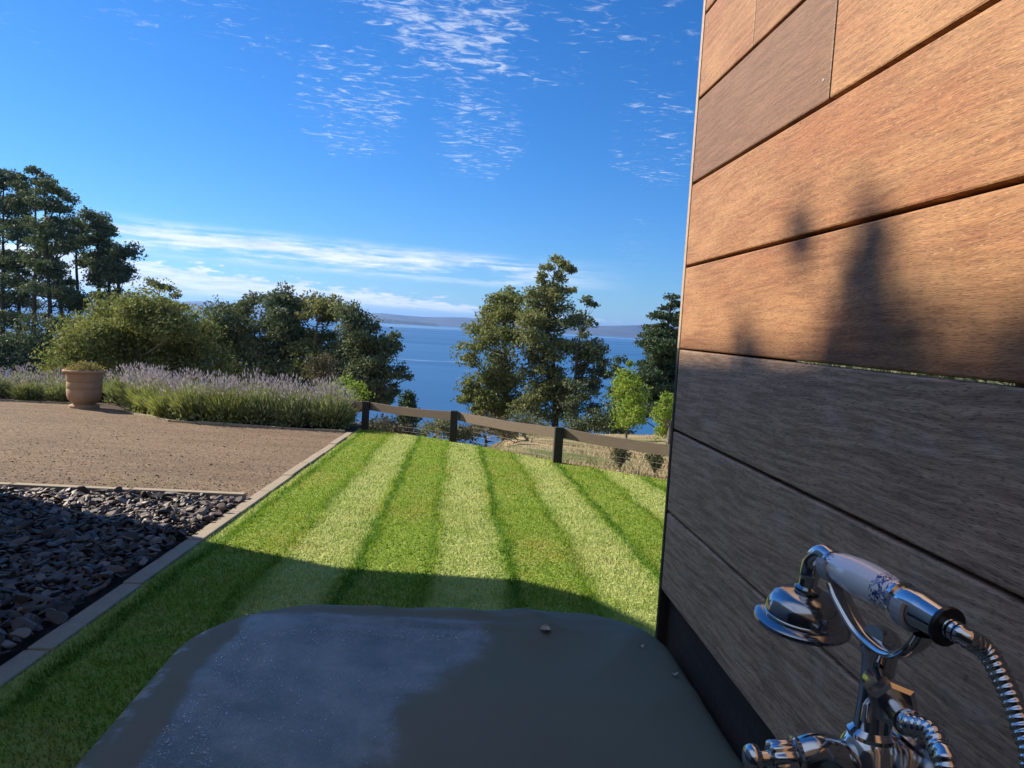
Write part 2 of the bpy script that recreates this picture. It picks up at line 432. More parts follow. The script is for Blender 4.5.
def hills(name, prof, Y, depth):
    pts = [aty(px, py, Y) for px, py in prof]
    n = 90; V = []; Fc = []
    xs = np.linspace(pts[0].x, pts[-1].x, n)
    hs = np.interp(xs, [p.x for p in pts], [p.z for p in pts])
    r2 = np.random.default_rng(int(Y))
    jit = np.convolve(r2.normal(0, 1, n+8), np.ones(5)/5, 'same')[4:n+4]*(hs.max()-SEA)*0.06
    rows = [(-1.0, 0.0), (-.75, .25), (-.5, .5), (-.3, .75), (-.12, .93), (0, 1.0), (.25, .85), (.6, .5), (1.0, 0.0)]
    for i in range(n):
        edge = min(1, i/5, (n-1-i)/5)
        for (d, f) in rows:
            h = max(0, hs[i]+jit[i]-SEA)*edge
            j2 = r2.normal(0, .07) if 0 < f < 1 else 0
            V.append((xs[i], Y+d*depth + (r2.normal(0, .04)*depth if d < 0 else 0), SEA - 2 + (h+2)*max(0, f+j2*f)))
    m = len(rows)
    for i in range(n-1):
        for k in range(m-1): Fc.append((i*m+k, (i+1)*m+k, (i+1)*m+k+1, i*m+k+1))
    tag(mesh_from(name, V, Fc, M_HILL, smooth=True), kind='structure')
hills('far_hills', [(-500, 285), (-200, 292), (60, 304), (150, 303), (205, 301), (260, 307), (330, 312), (358, 313), (372, 311), (392, 314), (430, 317), (470, 317), (520, 322), (580, 326), (640, 325), (700, 328), (800, 335), (1000, 350), (1300, 372)], 15000, 2600)
hills('far_headland', [(350, 320.5), (372, 318.5), (390, 319), (410, 321.5), (440, 324)], 9800, 260)

# ------------------------------------------------------------------ air: one closed box of even, thin haze
M_HAZE, ht, hout = newmat('haze_air')
pv = ht.n('ShaderNodeVolumePrincipled', {'Color': (0.27, 0.50, 1.0, 1), 'Density': 4.6e-5, 'Anisotropy': 0.35})
ht.link(pv.outputs[0], hout.inputs['Volume'])
hb = MB(); hb.box((-26000, -900, -80), (26000, 34000, 330)); tag(hb.build('haze', M_HAZE), kind='stuff')

# ------------------------------------------------------------------ garden ground sheets
def lz(y): return -SL*y
def sheet(name, poly, dz, mat):
    V = [(x, y, lz(y)+dz) for x, y in poly]
    # fan is enough: the ground here is one plane
    o = mesh_from(name, V, [tuple(range(len(V)))], mat); tag(o, kind='structure'); return o
KX0, KX1 = -1.632, -1.535                # kerb between lawn and gravel
lawn_poly = [(KX1+.002, -3), (7, -3), (7, 5.1)] + [(x, fence_y(x)+.12) for x in (6.4, 5, 3.6, 2.32, 1.31, 0.0, -1.0)] + [(KX1+.002, fence_y(-1.5)+.12)]
sheet('lawn', lawn_poly, 0.0, M_LAWN)
sheet('gravel_court', [(-16, 6.3), (KX0-.002, 6.3), (KX0-.002, 11.82), (-3.1, 11.98), (-4.36, 12.12), (-5.22, 12.95), (-5.7, 13.7), (-7.0, 14.35), (-7.9, 14.3), (-16, 14.3)], 0.0, M_GRAV)
sheet('rock_bed_soil', [(-9, 0), (KX0-.002, 0), (KX0-.002, 6.2), (-9, 6.2)], -0.012, M_SOIL)
sheet('hedge_bed_soil', [(KX1, 11.9), (KX1, 13.5), (-5, 16), (-9, 17), (-16, 17), (-16, 14.35), (-7.9, 14.34), (-7.0, 14.38), (-5.75, 13.75), (-5.25, 13.0), (-4.4, 12.17), (-3.1, 12.03)], -0.008, M_SOIL)
# kerb of long pavers
k = MB(); random.seed(3)
y = 0.4
while y < 11.8:
    L = min(random.uniform(0.86, 0.94), 11.84-y)
    j = random.uniform(-.006, .006)
    b = MB(); b.box((KX0+j, y+.006, -0.10), (KX1+j, y+L-.006, 0.014+random.uniform(-.006, .006)), bev=.007)
    k.add([(vx, vy, vz+lz(vy)) for vx, vy, vz in b.V], b.F)
    y += L
tag(k.build('stone_kerb', M_KERB), kind='structure')
k = MB(); x = KX0-.01
while x > -9:
    L = random.uniform(0.88, 0.95); b = MB(); b.box((x-L+.006, 6.205, -0.08), (x-.006, 6.29, 0.052+random.uniform(-.005, .005)), bev=.007)
    k.add([(vx, vy, vz+lz(vy)) for vx, vy, vz in b.V], b.F); x -= L
tag(k.build('rock_bed_edging', M_KERB), kind='structure')
def edging_run(name, pts, wd=.07):
    k = MB()
    for (a, b_) in zip(pts, pts[1:]):
        a = Vector((*a, 0)); b_ = Vector((*b_, 0)); d = (b_-a); L = d.length; d.normalize(); nrm = Vector((-d.y, d.x, 0))
        m = max(1, round(L/0.45))
        for i in range(m):
            p = a + d*(L*i/m+.006); q = a + d*(L*(i+1)/m-.006); jit = nrm*random.uniform(-.012, .012)
            h = 0.03+random.uniform(-.008, .008)
            P4 = [p-nrm*wd/2+jit, q-nrm*wd/2+jit, q+nrm*wd/2+jit, p+nrm*wd/2+jit]
            Vv = [(v.x, v.y, lz(v.y)-.08) for v in P4]+[(v.x, v.y, lz(v.y)+h) for v in P4]
            k.add(Vv, [(3,2,1,0),(4,5,6,7),(0,1,5,4),(1,2,6,5),(2,3,7,6),(3,0,4,7)])
    tag(k.build(name, M_KERB), kind='structure')
edging_run('hedge_edging', [(-16, 14.32), (-7.9, 14.32), (-7.0, 14.37), (-6.85, 14.30)])
edging_run('hedge_edging_stone', [(-5.7, 13.72), (-5.24, 12.98), (-4.38, 12.14), (-3.1, 12.0), (KX0-.03, 11.86)])

# ------------------------------------------------------------------ lawn blades (uncountable)
def in_shape(x, y): return True
def grass_blades():
    bands = [((-1.54, 1.5), (1.0, 2.2), 6500), ((-1.54, 2.2), (2.2, 4.2), 9500), ((-1.54, 3.2), (4.2, 6.5), 5200), ((-1.54, 3.8), (6.5, 9.0), 3000), ((-1.54, 2.6), (9.0, 12.6), 1900)]
    X = []; Y = []; Wd = []
    for (x0, x1), (y0, y1), dens in bands:
        n = int((x1-x0)*(y1-y0)*dens); xx = rng_.uniform(x0, x1, n); yy = rng_.uniform(y0, y1, n)
        ok = np.ones(n, bool)
        ok &= ~((xx > -.44) & (xx < .46) & (yy < 1.40))
        ok &= ~((xx > .355) & (xx < .45) & (yy < 1.29))
        fy = np.interp(xx, [p[0] for p in FENCE], [p[1] for p in FENCE])
        ok &= yy < fy+.1
        X.append(xx[ok]); Y.append(yy[ok]); Wd.append(np.full(ok.sum(), 0.0017+0.00050*(y0+y1)/2))
    X = np.concatenate(X); Y = np.concatenate(Y); Wd = np.concatenate(Wd); n = len(X)
    f = ((X-STRIPE_C+0.03*np.sin(Y*2.1)+0.02*np.sin(Y*5.3+X))/STRIPE_P+.5) % 1.0
    pale = np.abs(f-.5)*STRIPE_P < 0.20
    h = rng_.uniform(.010, .024, n)*np.where(pale, .85, 1.05)*(1+.5*(rng_.random(n) < .04))
    trk = np.abs(np.abs(f-.5)*STRIPE_P-.245) < .035
    h = np.where(trk, h*1.5, h)
    a = rng_.uniform(0, 2*np.pi, n)
    lean = rng_.normal(0, .45, n); lx = np.cos(a)*lean*h; ly = np.sin(a)*lean*h + np.where(pale, .85, -.45)*h
    b = rng_.uniform(0, 2*np.pi, n); ux = np.cos(b)*Wd; uy = np.sin(b)*Wd
    Z = -SL*Y - .003
    V = np.empty((n, 3, 3), np.float32)
    V[:, 0] = np.stack([X-ux, Y-uy, Z], 1); V[:, 1] = np.stack([X+ux, Y+uy, Z], 1); V[:, 2] = np.stack([X+lx, Y+ly, Z+h], 1)
    o = mesh_from('lawn_grass', V.reshape(-1, 3), np.arange(n*3).reshape(n, 3), M_BLADE)
    tag(o, 'short mown lawn grass in pale and green stripes', 'grass', kind='stuff')
grass_blades()
# dry paddock grass beyond the fence
def f_dry(t):
    P = t.coord(); n = t.noise(P, .5, 3, .6); ri = t.n('ShaderNodeNewGeometry').outputs['Random Per Island']
    c = t.mix(ri, (0.28, 0.215, 0.13), (0.48, 0.39, 0.25))
    return t.mix(t.rng(n, .54, .72), c, (0.12, 0.16, 0.05))
M_DRY = leafmat('dry_grass', f_dry, 0.25, 0.8, 0.1)
def paddock_grass():
    n = 26000; az = np.radians(rng_.uniform(-2, 44, n)); X = []; 
    V = []; 
    for i in range(n):
        a = az[i]; e = edge_r_cache(a); r = e+.1+ (rng_.random()**1.6)*32
        x, y = r*math.sin(a), r*math.cos(a); z = gz0(x, y)-.05
        h = rng_.uniform(.025, .075)*(1+1.0*(rng_.random() < .04)); wd = .004+.0007*r
        b = rng_.uniform(0, 6.28); l = rng_.normal(0, .5, 2)*h
        V += [(x-math.cos(b)*wd, y-math.sin(b)*wd, z), (x+math.cos(b)*wd, y+math.sin(b)*wd, z), (x+l[0], y+l[1], z+h)]
    o = mesh_from('paddock_grass', np.array(V), np.arange(n*3).reshape(n, 3), M_DRY); tag(o, 'dry tan grass of the paddock beyond the fence', 'grass', kind='stuff')
_ea = np.radians(np.arange(-50, 60, .5)); _ee = [edge_r(a) for a in _ea]
def edge_r_cache(a): return float(np.interp(a, _ea, _ee))
paddock_grass()

# ------------------------------------------------------------------ slate rocks
def rock_mesh(seed):
    import bmesh
    r = random.Random(seed); bm = bmesh.new(); bmesh.ops.create_icosphere(bm, subdivisions=3, radius=1)
    sx, sy, sz = r.uniform(1.2, 1.8), r.uniform(.85, 1.3), r.uniform(.4, .75)
    cuts = [(Vector((r.gauss(0, 1), r.gauss(0, 1), r.gauss(0, 1))).normalized(), r.uniform(.30, .62)) for _ in range(10)]
    for v in bm.verts:
        p = v.co.copy()
        for nrm, d in cuts:
            e = p.dot(nrm)-d
            if e > 0: p -= nrm*e
        v.co = Vector((p.x*sx, p.y*sy, p.z*sz))
    me = bpy.data.meshes.new('slate_rock'); bm.to_mesh(me); bm.free(); me.materials.append(M_SLATE); return me
ROCKS = [rock_mesh(i) for i in range(9)]
def rocks():
    r = random.Random(11); spots = []; cell = {}
    tries = 0
    while tries < 160000 and len(spots) < 4200:
        tries += 1
        x = r.uniform(-6.4, KX0-.03); y = r.uniform(1.9, 6.13)
        if x < -0.66*y - .35: continue
        s = .020+.032*r.random()**1.7
        kx, ky = int(x//.06), int(y//.06); ok = True
        for i in (-1, 0, 1):
            for j in (-1, 0, 1):
                for (a, b, c) in cell.get((kx+i, ky+j), ()):
                    if (a-x)**2+(b-y)**2 < (.60*(c+s))**2: ok = False
        if not ok: continue
        cell.setdefault((kx, ky), []).append((x, y, s)); spots.append((x, y, s))
    spots.sort(key=lambda q: math.hypot(q[0], q[1])/q[2])
    def xf(x, y, s):
        e = r.gauss(0, .32), r.gauss(0, .32), r.uniform(0, 6.28)
        return (x, y, lz(y)+.012+s*.25+r.uniform(0, .035)), e, s
    vis = [q for q in spots if q[0] > -0.60*q[1]]
    near = vis[:300]; ns = set(near)
    for q in near:
        l, e, s = xf(*q)
        o = bpy.data.objects.new('slate_rock', ROCKS[r.randrange(9)]); col.objects.link(o)
        o.location = l; o.rotation_euler = e; o.scale = (s, s, s)
        lit = q[1] > 5.75
        tag(o, 'jagged slate rock lying in the %s of the dark rock bed' % ('sunlit far strip' if lit else 'shaded part'), 'rock', 'loose slate rocks in the rock bed')
    V = []; Fc = []; nb = 0
    base = [(np.array([v.co[:] for v in me.vertices]), np.array([p.vertices[:] for p in me.polygons])) for me in ROCKS]
    def put(q, dz=0):
        nonlocal nb
        l, e, s = xf(*q); Mx = np.array(Matrix.LocRotScale(Vector(l)+Vector((0, 0, dz)), __import__('mathutils').Euler(e), Vector((s, s, s))))
        bv, bf = base[r.randrange(9)]
        V.append(bv@Mx[:3, :3].T+Mx[:3, 3]); Fc.append(bf+nb); nb += len(bv)
    for q in spots:
        if q not in ns: put(q)
    for _ in range(1600):
        x = r.uniform(-6, KX0-.05); y = r.uniform(1.9, 6.15)
        if x > -0.66*y-.35: put((x, y, r.uniform(.035, .055)), -.03)
    o = mesh_from('slate_rocks_mass', np.concatenate(V), np.concatenate(Fc), M_SLATE)
    tag(o, 'bed of dark slate rock mulch beside the kerb', 'rocks', 'loose slate rocks in the rock bed', 'stuff')
rocks()
# a few loose stones on the gravel
def gravel_stones():
    r = random.Random(5); V = []; Fc = []; nb = 0
    base = [(np.array([v.co[:] for v in me.vertices]), np.array([p.vertices[:] for p in me.polygons])) for me in ROCKS]
    for i in range(3200):
        y = 6.35+ (r.random()**1.5)*6.5; x = r.uniform(max(-.62*y, -8), KX0-.03)
        if y > interp(x, [(-9, 14.2), (-7, 14.2), (-5.22, 12.8), (-4.36, 12.0), (-1.6, 11.7)]): continue
        s = r.uniform(.003, .007) if r.random() < .97 else r.uniform(.009, .016)
        bv, bf = base[r.randrange(9)]; a = r.uniform(0, 6.28); ca, sa = math.cos(a), math.sin(a)
        p = bv*s; p = np.stack([p[:, 0]*ca-p[:, 1]*sa+x, p[:, 0]*sa+p[:, 1]*ca+y, p[:, 2]*1.6+lz(y)+.003], 1)
        V.append(p); Fc.append(bf+nb); nb += len(bv)
    o = mesh_from('gravel_stones', np.concatenate(V), np.concatenate(Fc), principled('gravel_stone', (.3, .2, .15), .9, fn=lambda t: {'Base Color': t.ramp(t.n('ShaderNodeNewGeometry').outputs['Random Per Island'], [(0, (.08, .052, .036)), (.5, (.18, .122, .08)), (1, (.36, .29, .21))])}))
    tag(o, 'loose small stones scattered over the brown gravel', 'gravel', kind='stuff')
gravel_stones()

# ------------------------------------------------------------------ foliage
def leaf_quads(C, size, r=rng_, flat=0.0, aspect=0.55):
    """C (n,3) centres -> vertices, faces of rhombus leaves"""
    n = len(C); size = np.broadcast_to(np.asarray(size, dtype=float), (n,))
    d = r.normal(0, 1, (n, 3)); d[:, 2] -= flat; d /= np.linalg.norm(d, axis=1)[:, None]
    e = r.normal(0, 1, (n, 3)); e -= (e*d).sum(1)[:, None]*d; e /= np.linalg.norm(e, axis=1)[:, None]
    s = (size*r.uniform(.6, 1.35, n))[:, None]
    V = np.stack([C-d*s*.5, C+e*s*.5*aspect, C+d*s*.5, C-e*s*.5*aspect], 1).reshape(-1, 3)
    return V, np.arange(n*4).reshape(n, 4)
def blob_points(c, r3, n, rr=rng_, sub=14, spread=0.30, low=-0.35):
    """leaf centres in uneven sub-clumps over an ellipsoid, denser above"""
    c = np.array(c); r3 = np.array(r3)
    d = rr.normal(0, 1, (sub, 3)); d /= np.linalg.norm(d, axis=1)[:, None]
    d[:, 2] = np.where(d[:, 2] < low, -d[:, 2]*.6, d[:, 2])
    sc_ = c + d*r3*rr.uniform(.35, 1.05, (sub, 1))
    w_ = rr.uniform(.4, 1.6, sub); w_ /= w_.sum()
    idx = rr.choice(sub, n, p=w_)
    g = rr.normal(0, 1, (n, 3)); g /= np.maximum(1, np.linalg.norm(g, axis=1)/1.9)[:, None]
    return sc_[idx] + g*r3*spread*np.array([1, 1, .78])*rr.uniform(.7, 1.2, (sub, 1))[idx]
def f_leaf(c0, c1, c2, sc_=0.35):
    def f(t):
        P = t.coord(); n = t.noise(P, sc_, 3, .6); ri = t.n('ShaderNodeNewGeometry').outputs['Random Per Island']; oi = t.n('ShaderNodeObjectInfo').outputs['Random']
        c = t.mix(t.rng(n, .35, .65), c0, c1)
        c = t.mix(t.rng(ri, .55, 1.0, 0, .75), c, c2)
        return t.mix(1.0, c, t.mix(oi, (.85, .88, .9), (1.12, 1.1, 1.05)), 'MULTIPLY')
    return f
M_GUM = leafmat('gum_leaves', f_leaf((0.099, 0.125, 0.058), (0.165, 0.180, 0.077), (0.330, 0.310, 0.139)), .28)
M_GUMD = leafmat('dark_gum_leaves', f_leaf((0.066, 0.092, 0.058), (0.106, 0.135, 0.074), (0.224, 0.238, 0.125)), .22)
M_GUMY = leafmat('olive_gum_leaves', f_leaf((0.111, 0.136, 0.047), (0.185, 0.199, 0.066), (0.338, 0.329, 0.136)), .3)
M_PINE = leafmat('pine_needles', f_leaf((0.042, 0.073, 0.042), (0.071, 0.106, 0.055), (0.132, 0.165, 0.086)), .15)
M_LIME = leafmat('bright_green_leaves', f_leaf((0.12, 0.19, 0.03), (0.19, 0.26, 0.045), (0.30, 0.34, 0.09), 1.0), .45)
M_GREY = leafmat('grey_green_leaves', f_leaf((0.10, 0.12, 0.07), (0.15, 0.165, 0.09), (0.24, 0.23, 0.13), 1.0), .3)
M_SCRUB = leafmat('dry_scrub_leaves', f_leaf((0.075, 0.075, 0.042), (0.125, 0.105, 0.062), (0.19, 0.155, 0.10), 1.0), .2)
M_BARK = principled('grey_bark', (.16, .13, .1), .9, spec=.2, fn=m_stone((0.085, 0.072, 0.06), (0.22, 0.19, 0.155), 2.0, .6))
M_BARKD = principled('dark_bark', (.06, .05, .04), .9, spec=.2, fn=m_stone((0.035, 0.03, 0.026), (0.085, 0.07, 0.055), 2.0, .6))

def tree(name, label, cat, group, Y, trunk_px, blobs, leaf, bark, tr=0.30, dens=1.0, lsize=0.42, zflat=0.85, base=None, seed=1, sub=20, spread=.43, fill=.6):
    """trunk_px: pixel column(s) of the trunk from base upward [(px,py)...]; blobs: (px,py,r_px,dY). Points get real depth Y."""
    rr = np.random.default_rng(seed); rp = random.Random(seed)
    tp = [aty(px, py, Y) for px, py in trunk_px]
    g = gz0(tp[0].x, tp[0].y)
    bz = min(g, tp[0].z) if base is None else base
    b = Vector((tp[0].x + rp.uniform(-.2, .2), tp[0].y, g-.15))
    root = thing(name, label, cat, (b.x, b.y, g), group)
    pts = smooth_path([b]+[p + Vector((rp.gauss(0, .12), rp.gauss(0, .25), 0)) for p in tp], 5)
    n = len(pts); rads = [max(.035, tr*(1-.86*(i/(n-1)))) for i in range(n)]
    m = MB(); m.tube(pts, rads, 8)
    C = []; S = []
    lsize = lsize*.62; n0 = len(blobs); blobs = list(blobs)
    for i in range(n0):
        for j2 in range(i):
            (ax_, ay_, ar, ad), (bx_, by_, br, bd) = blobs[i], blobs[j2]
            if math.hypot(ax_-bx_, ay_-by_) < 1.9*(ar+br)*.75 and rp.random() < fill:
                f = rp.uniform(.35, .65); blobs.append((ax_+(bx_-ax_)*f+rp.uniform(-2, 2), ay_+(by_-ay_)*f+rp.uniform(-2, 2), (ar+br)*.5*rp.uniform(.5, .85), (ad+bd)*.5+rp.uniform(-1, 1)*ar/8))
    for bi, (px, py, rpx, dY) in enumerate(blobs):
        rpx *= 1.22
        c = aty(px, py, Y+dY); r = rpx*(Y+dY)/FPX
        # limb from the trunk to the clump
        zt = c.z - r*.7 - .35*abs(c.x-b.x)
        j = min(range(n), key=lambda i: abs(pts[i].z-zt)); j = min(j, n-2)
        s0 = pts[j]; e0 = c+Vector((0, 0, -r*.15)); mid = s0.lerp(e0, .5)+Vector((rp.gauss(0, .1*r), rp.gauss(0, .1*r), -.12*(e0-s0).length*rp.random()))
        rl = min(rads[j]*.6, max(.05, .045*r+.03))
        m.tube(smooth_path([s0, mid, e0], 4), [rl*(1-.75*q/8) for q in range(9)], 6)
        for q in range(3 if bi < n0 else 1):
            d = Vector((rp.gauss(0, 1), rp.gauss(0, 1), rp.gauss(.3, .6))).normalized()*r*.75
            m.tube([e0.lerp(mid, .3), c+d*.6, c+d], [rl*.4, rl*.25, rl*.12], 4)
        nl = int(dens*30*(r/lsize)**2)+40
        C.append(blob_points(c, (r, r, r*zflat), nl, rr, max(6, int(sub*min(1.6, max(.5, r/2)))), spread))
    m.build('trunk', bark, root, smooth=True)
    C = np.concatenate(C); V, Fc = leaf_quads(C, lsize, rr, .3)
    mesh_from('crown', V, Fc, leaf, root)
    return root

def rb(r, blobs, jit=2.0):
    return [(x+r.uniform(-jit, jit), y+r.uniform(-jit, jit), q*r.uniform(.9, 1.1), r.uniform(-1.6, 1.6)*q/10) for x, y, q in blobs]
R = random.Random(21)
G1 = 'tall gum trees of the stand at the left'
def stand(px, top, w_, Y, seed, label, spread_low=True):
    r = random.Random(seed); blobs = []
    y = top
    h = 378-top
    blobs.append((px, top+8, 8)); 
    yy = top+16
    while yy < 352:
        f = (yy-top)/h
        ww = w_*(0.5+.85*min(1, f*1.7))*(1 if f < .75 else .8)
        for s in (-1, 1):
            if r.random() < (.95 if f < .55 else .62): blobs.append((px+s*ww*r.uniform(.35, 1.0), yy+r.uniform(-7, 7), r.uniform(6, 11)*(1 if f < .5 else 1.1)))
        if r.random() < .4 and f < .45: blobs.append((px+r.uniform(-5, 5), yy+4, r.uniform(6, 9)))
        yy += r.uniform(12, 17)
    tree('gum_tree', label, 'tree', G1, Y, [(px+r.uniform(-3, 3), 372), (px+1, 320), (px-1, 260), (px, top+14)], rb(r, blobs, 3), M_GUMD, M_BARKD, .40, .95, .46, .72, seed=seed, sub=16, spread=.36, fill=.14)
stand(-30, 172, 24, 96, 101, 'tall dark gum tree of the left stand cut by the photo edge')
stand(4, 166, 20, 90, 102, 'tall dark gum tree at the left edge of the left stand')
stand(34, 162, 22, 86, 103, 'tallest dark gum tree of the left stand with a high rounded top')
stand(60, 190, 17, 93, 104, 'dark gum tree behind the tallest one of the left stand')
stand(97, 208, 17, 88, 106, 'gum tree with a domed top just right of the tallest in the left stand')
stand(119, 243, 15, 84, 107, 'shortest gum tree of the left stand with open hanging clumps on its right')
stand(78, 222, 15, 99, 105, 'dark gum tree half hidden inside the middle of the left stand')
stand(18, 178, 12, 98, 108, 'slim gum tree standing close behind the left edge trees of the stand')
stand(47, 176, 12, 80, 109, 'slim gum tree on the right shoulder of the tallest one of the left stand')
stand(108, 226, 11, 95, 110, 'slim gum tree between the domed gum and the shortest gum of the left stand')
# low understorey of the stand
tree('dark_bush', 'dark bushy undergrowth at the foot of the left gum stand', 'bush', None, 80, [(60, 372), (60, 345)], rb(R, [(8, 350, 18), (35, 345, 18), (62, 352, 16), (20, 368, 18), (50, 370, 16), (-20, 355, 20), (85, 362, 14), (105, 345, 14), (120, 325, 12)]), M_GUMD, M_BARKD, .25, 1.0, .5, .8, seed=120)
tree('olive_tree', 'broad rounded olive green tree in front of the tall left stand', 'tree', None, 42, [(135, 392), (140, 350), (148, 318)],
     rb(R, [(150, 316, 20), (120, 318, 18), (98, 328, 19), (80, 345, 17), (62, 358, 13), (172, 326, 19), (140, 340, 24), (105, 355, 22), (190, 342, 20), (165, 360, 24), (75, 372, 16), (130, 372, 20), (205, 362, 18), (195, 378, 16), (52, 372, 9)]), M_GUMY, M_BARK, .3, 1.3, .27, .85, seed=130)
tree('gum_sapling', 'thin gum rising above the olive green tree with small flat clumps', 'tree', None, 47, [(178, 372), (172, 325), (160, 298), (150, 288)],
     rb(R, [(150, 283, 5), (158, 287, 6), (168, 290, 6), (174, 296, 4), (165, 302, 5), (176, 306, 6), (183, 309, 5), (160, 310, 7)], 1), M_GUMD, M_BARK, .12, 1.2, .25, .6, seed=131)
G2 = 'dark gum trees standing behind the lavender hedge'
tree('gum_tree', 'dark gum tree with thin branches left of the middle group', 'tree', G2, 62, [(232, 400), (236, 350), (240, 318)],
     rb(R, [(223, 318, 13), (240, 310, 11), (254, 300, 9), (212, 330, 12), (232, 335, 14), (250, 330, 10), (205, 350, 14), (225, 358, 16), (248, 360, 14), (215, 378, 15), (240, 385, 16), (257, 378, 12)]), M_GUMD, M_BARK, .3, 1.0, .40, .8, seed=140)
tree('gum_tree', 'tallest dark gum tree of the middle group with a rounded top', 'tree', G2, 60, [(290, 405), (288, 350), (284, 312)],
     rb(R, [(282, 300, 11), (272, 306, 9), (292, 304, 11), (303, 312, 10), (268, 325, 12), (285, 328, 14), (272, 350, 16), (292, 355, 16), (280, 378, 18), (262, 392, 15), (298, 392, 16), (268, 368, 14), (255, 345, 11), (300, 336, 12)]), M_GUMD, M_BARK, .32, 1.05, .40, .8, seed=141)
tree('gum_tree', 'brownish topped gum tree with bare pale forks in the middle group', 'tree', G2, 58, [(318, 405), (316, 350), (318, 318)],
     rb(R, [(315, 304, 11), (328, 303, 11), (340, 312, 10), (305, 318, 8), (330, 322, 10), (310, 345, 11), (335, 350, 12), (318, 372, 16), (330, 390, 15), (305, 372, 12), (318, 392, 15), (300, 352, 11), (322, 335, 9), (340, 368, 12)]), M_GUM, M_BARK, .3, 1.0, .40, .75, seed=142)
tree('gum_tree', 'spreading gum tree at the right end of the middle group by the sea', 'tree', G2, 55, [(352, 412), (355, 360), (356, 325)],
     rb(R, [(350, 314, 11), (362, 318, 10), (368, 330, 11), (352, 332, 12), (375, 345, 10), (392, 338, 7), (397, 350, 7), (385, 358, 10), (360, 352, 13), (400, 372, 7), (409, 378, 5), (390, 375, 9), (372, 375, 11), (355, 380, 14), (375, 395, 10), (392, 394, 7), (345, 398, 12), (384, 404, 6), (358, 400, 13), (340, 378, 12), (370, 388, 11), (362, 366, 10), (345, 350, 10)]), M_GUMD, M_BARK, .3, 1.05, .38, .8, seed=143)
tree('small_cypress', 'small pointed tree at the water behind the corner fence post', 'tree', None, 62, [(408, 432), (408, 405)], [(408, 397, 5, 0), (407, 404, 7, 0), (408, 412, 8, 0), (407, 422, 9, 0), (406, 430, 9, 0)], M_PINE, M_BARKD, .15, 1.6, .35, 1.2, seed=150)
tree('brown_bush', 'brownish rounded bush behind the right end of the lavender', 'bush', None, 30, [(322, 402), (322, 380)], rb(R, [(322, 368, 8), (320, 380, 11), (330, 385, 9)]), M_SCRUB, M_BARK, .08, 1.3, .17, 1.1, seed=151)
tree('bright_bush', 'yellow green bush just behind the right end of the lavender', 'bush', None, 20, [(346, 412), (346, 395)], rb(R, [(345, 385, 9), (352, 393, 10), (335, 392, 10), (360, 398, 8), (345, 402, 12)]), M_LIME, M_BARK, .05, 1.0, .13, .9, seed=152)
G3 = 'gum trees of the centre clump by the water'
tree('gum_tree', 'leafy olive gum tree forming the left side of the centre clump', 'tree', G3, 66, [(505, 428), (508, 380), (506, 320), (508, 300)],
     rb(R, [(507, 296, 8), (497, 302, 9), (515, 305, 9), (490, 318, 11), (508, 322, 13), (480, 336, 11), (467, 348, 10), (495, 342, 13), (517, 340, 11), (500, 365, 14), (470, 362, 8), (483, 378, 11), (466, 385, 9), (512, 385, 13), (462, 402, 6), (470, 398, 8), (490, 400, 12), (515, 408, 12), (484, 412, 10), (502, 415, 12), (478, 395, 9), (500, 380, 11)]), M_GUMY, M_BARK, .34, 1.0, .42, .85, seed=160)
tree('gum_tree', 'tallest gum tree of the centre clump with a small airy top', 'tree', G3, 62, [(556, 430), (553, 380), (550, 320), (555, 272)],
     rb(R, [(556, 260, 6), (564, 265, 7), (572, 271, 5), (549, 268, 6), (542, 278, 5), (560, 279, 6), (545, 292, 9), (558, 293, 8), (534, 292, 6), (570, 290, 5), (538, 308, 12), (557, 310, 12), (528, 322, 12), (545, 330, 14), (568, 325, 9), (577, 318, 7), (530, 348, 13), (552, 352, 13), (570, 345, 9), (535, 372, 13), (556, 372, 8), (540, 395, 11), (528, 410, 12), (553, 400, 11), (562, 388, 9), (545, 416, 12), (566, 412, 10), (575, 395, 8), (552, 385, 11)]), M_GUM, M_BARKD, .36, 1.0, .42, .82, seed=161)
tree('gum_tree', 'thin gum tree with hanging clumps on the right side of the centre clump', 'tree', G3, 59, [(572, 430), (575, 392), (580, 350), (587, 315)],
     rb(R, [(586, 301, 4.5), (592, 303, 4), (595, 307, 3), (582, 322, 5), (590, 347, 9), (578, 350, 8), (600, 355, 8), (603, 366, 8), (593, 372, 9), (610, 376, 6), (580, 372, 7), (597, 388, 6), (588, 395, 7), (572, 405, 9), (590, 412, 10), (570, 420, 9), (578, 388, 9), (584, 362, 8), (582, 335, 5), (590, 325, 5)]), M_GUMD, M_BARKD, .2, 1.0, .38, .8, seed=162)
tree('dark_bush', 'low dark bush at the foot of the centre clump', 'bush', None, 48, [(600, 436), (600, 425)], rb(R, [(585, 426, 11), (600, 424, 13), (612, 427, 11), (575, 430, 9), (620, 432, 9)]), M_GUMD, M_BARKD, .12, 1.2, .30, .75, seed=163)
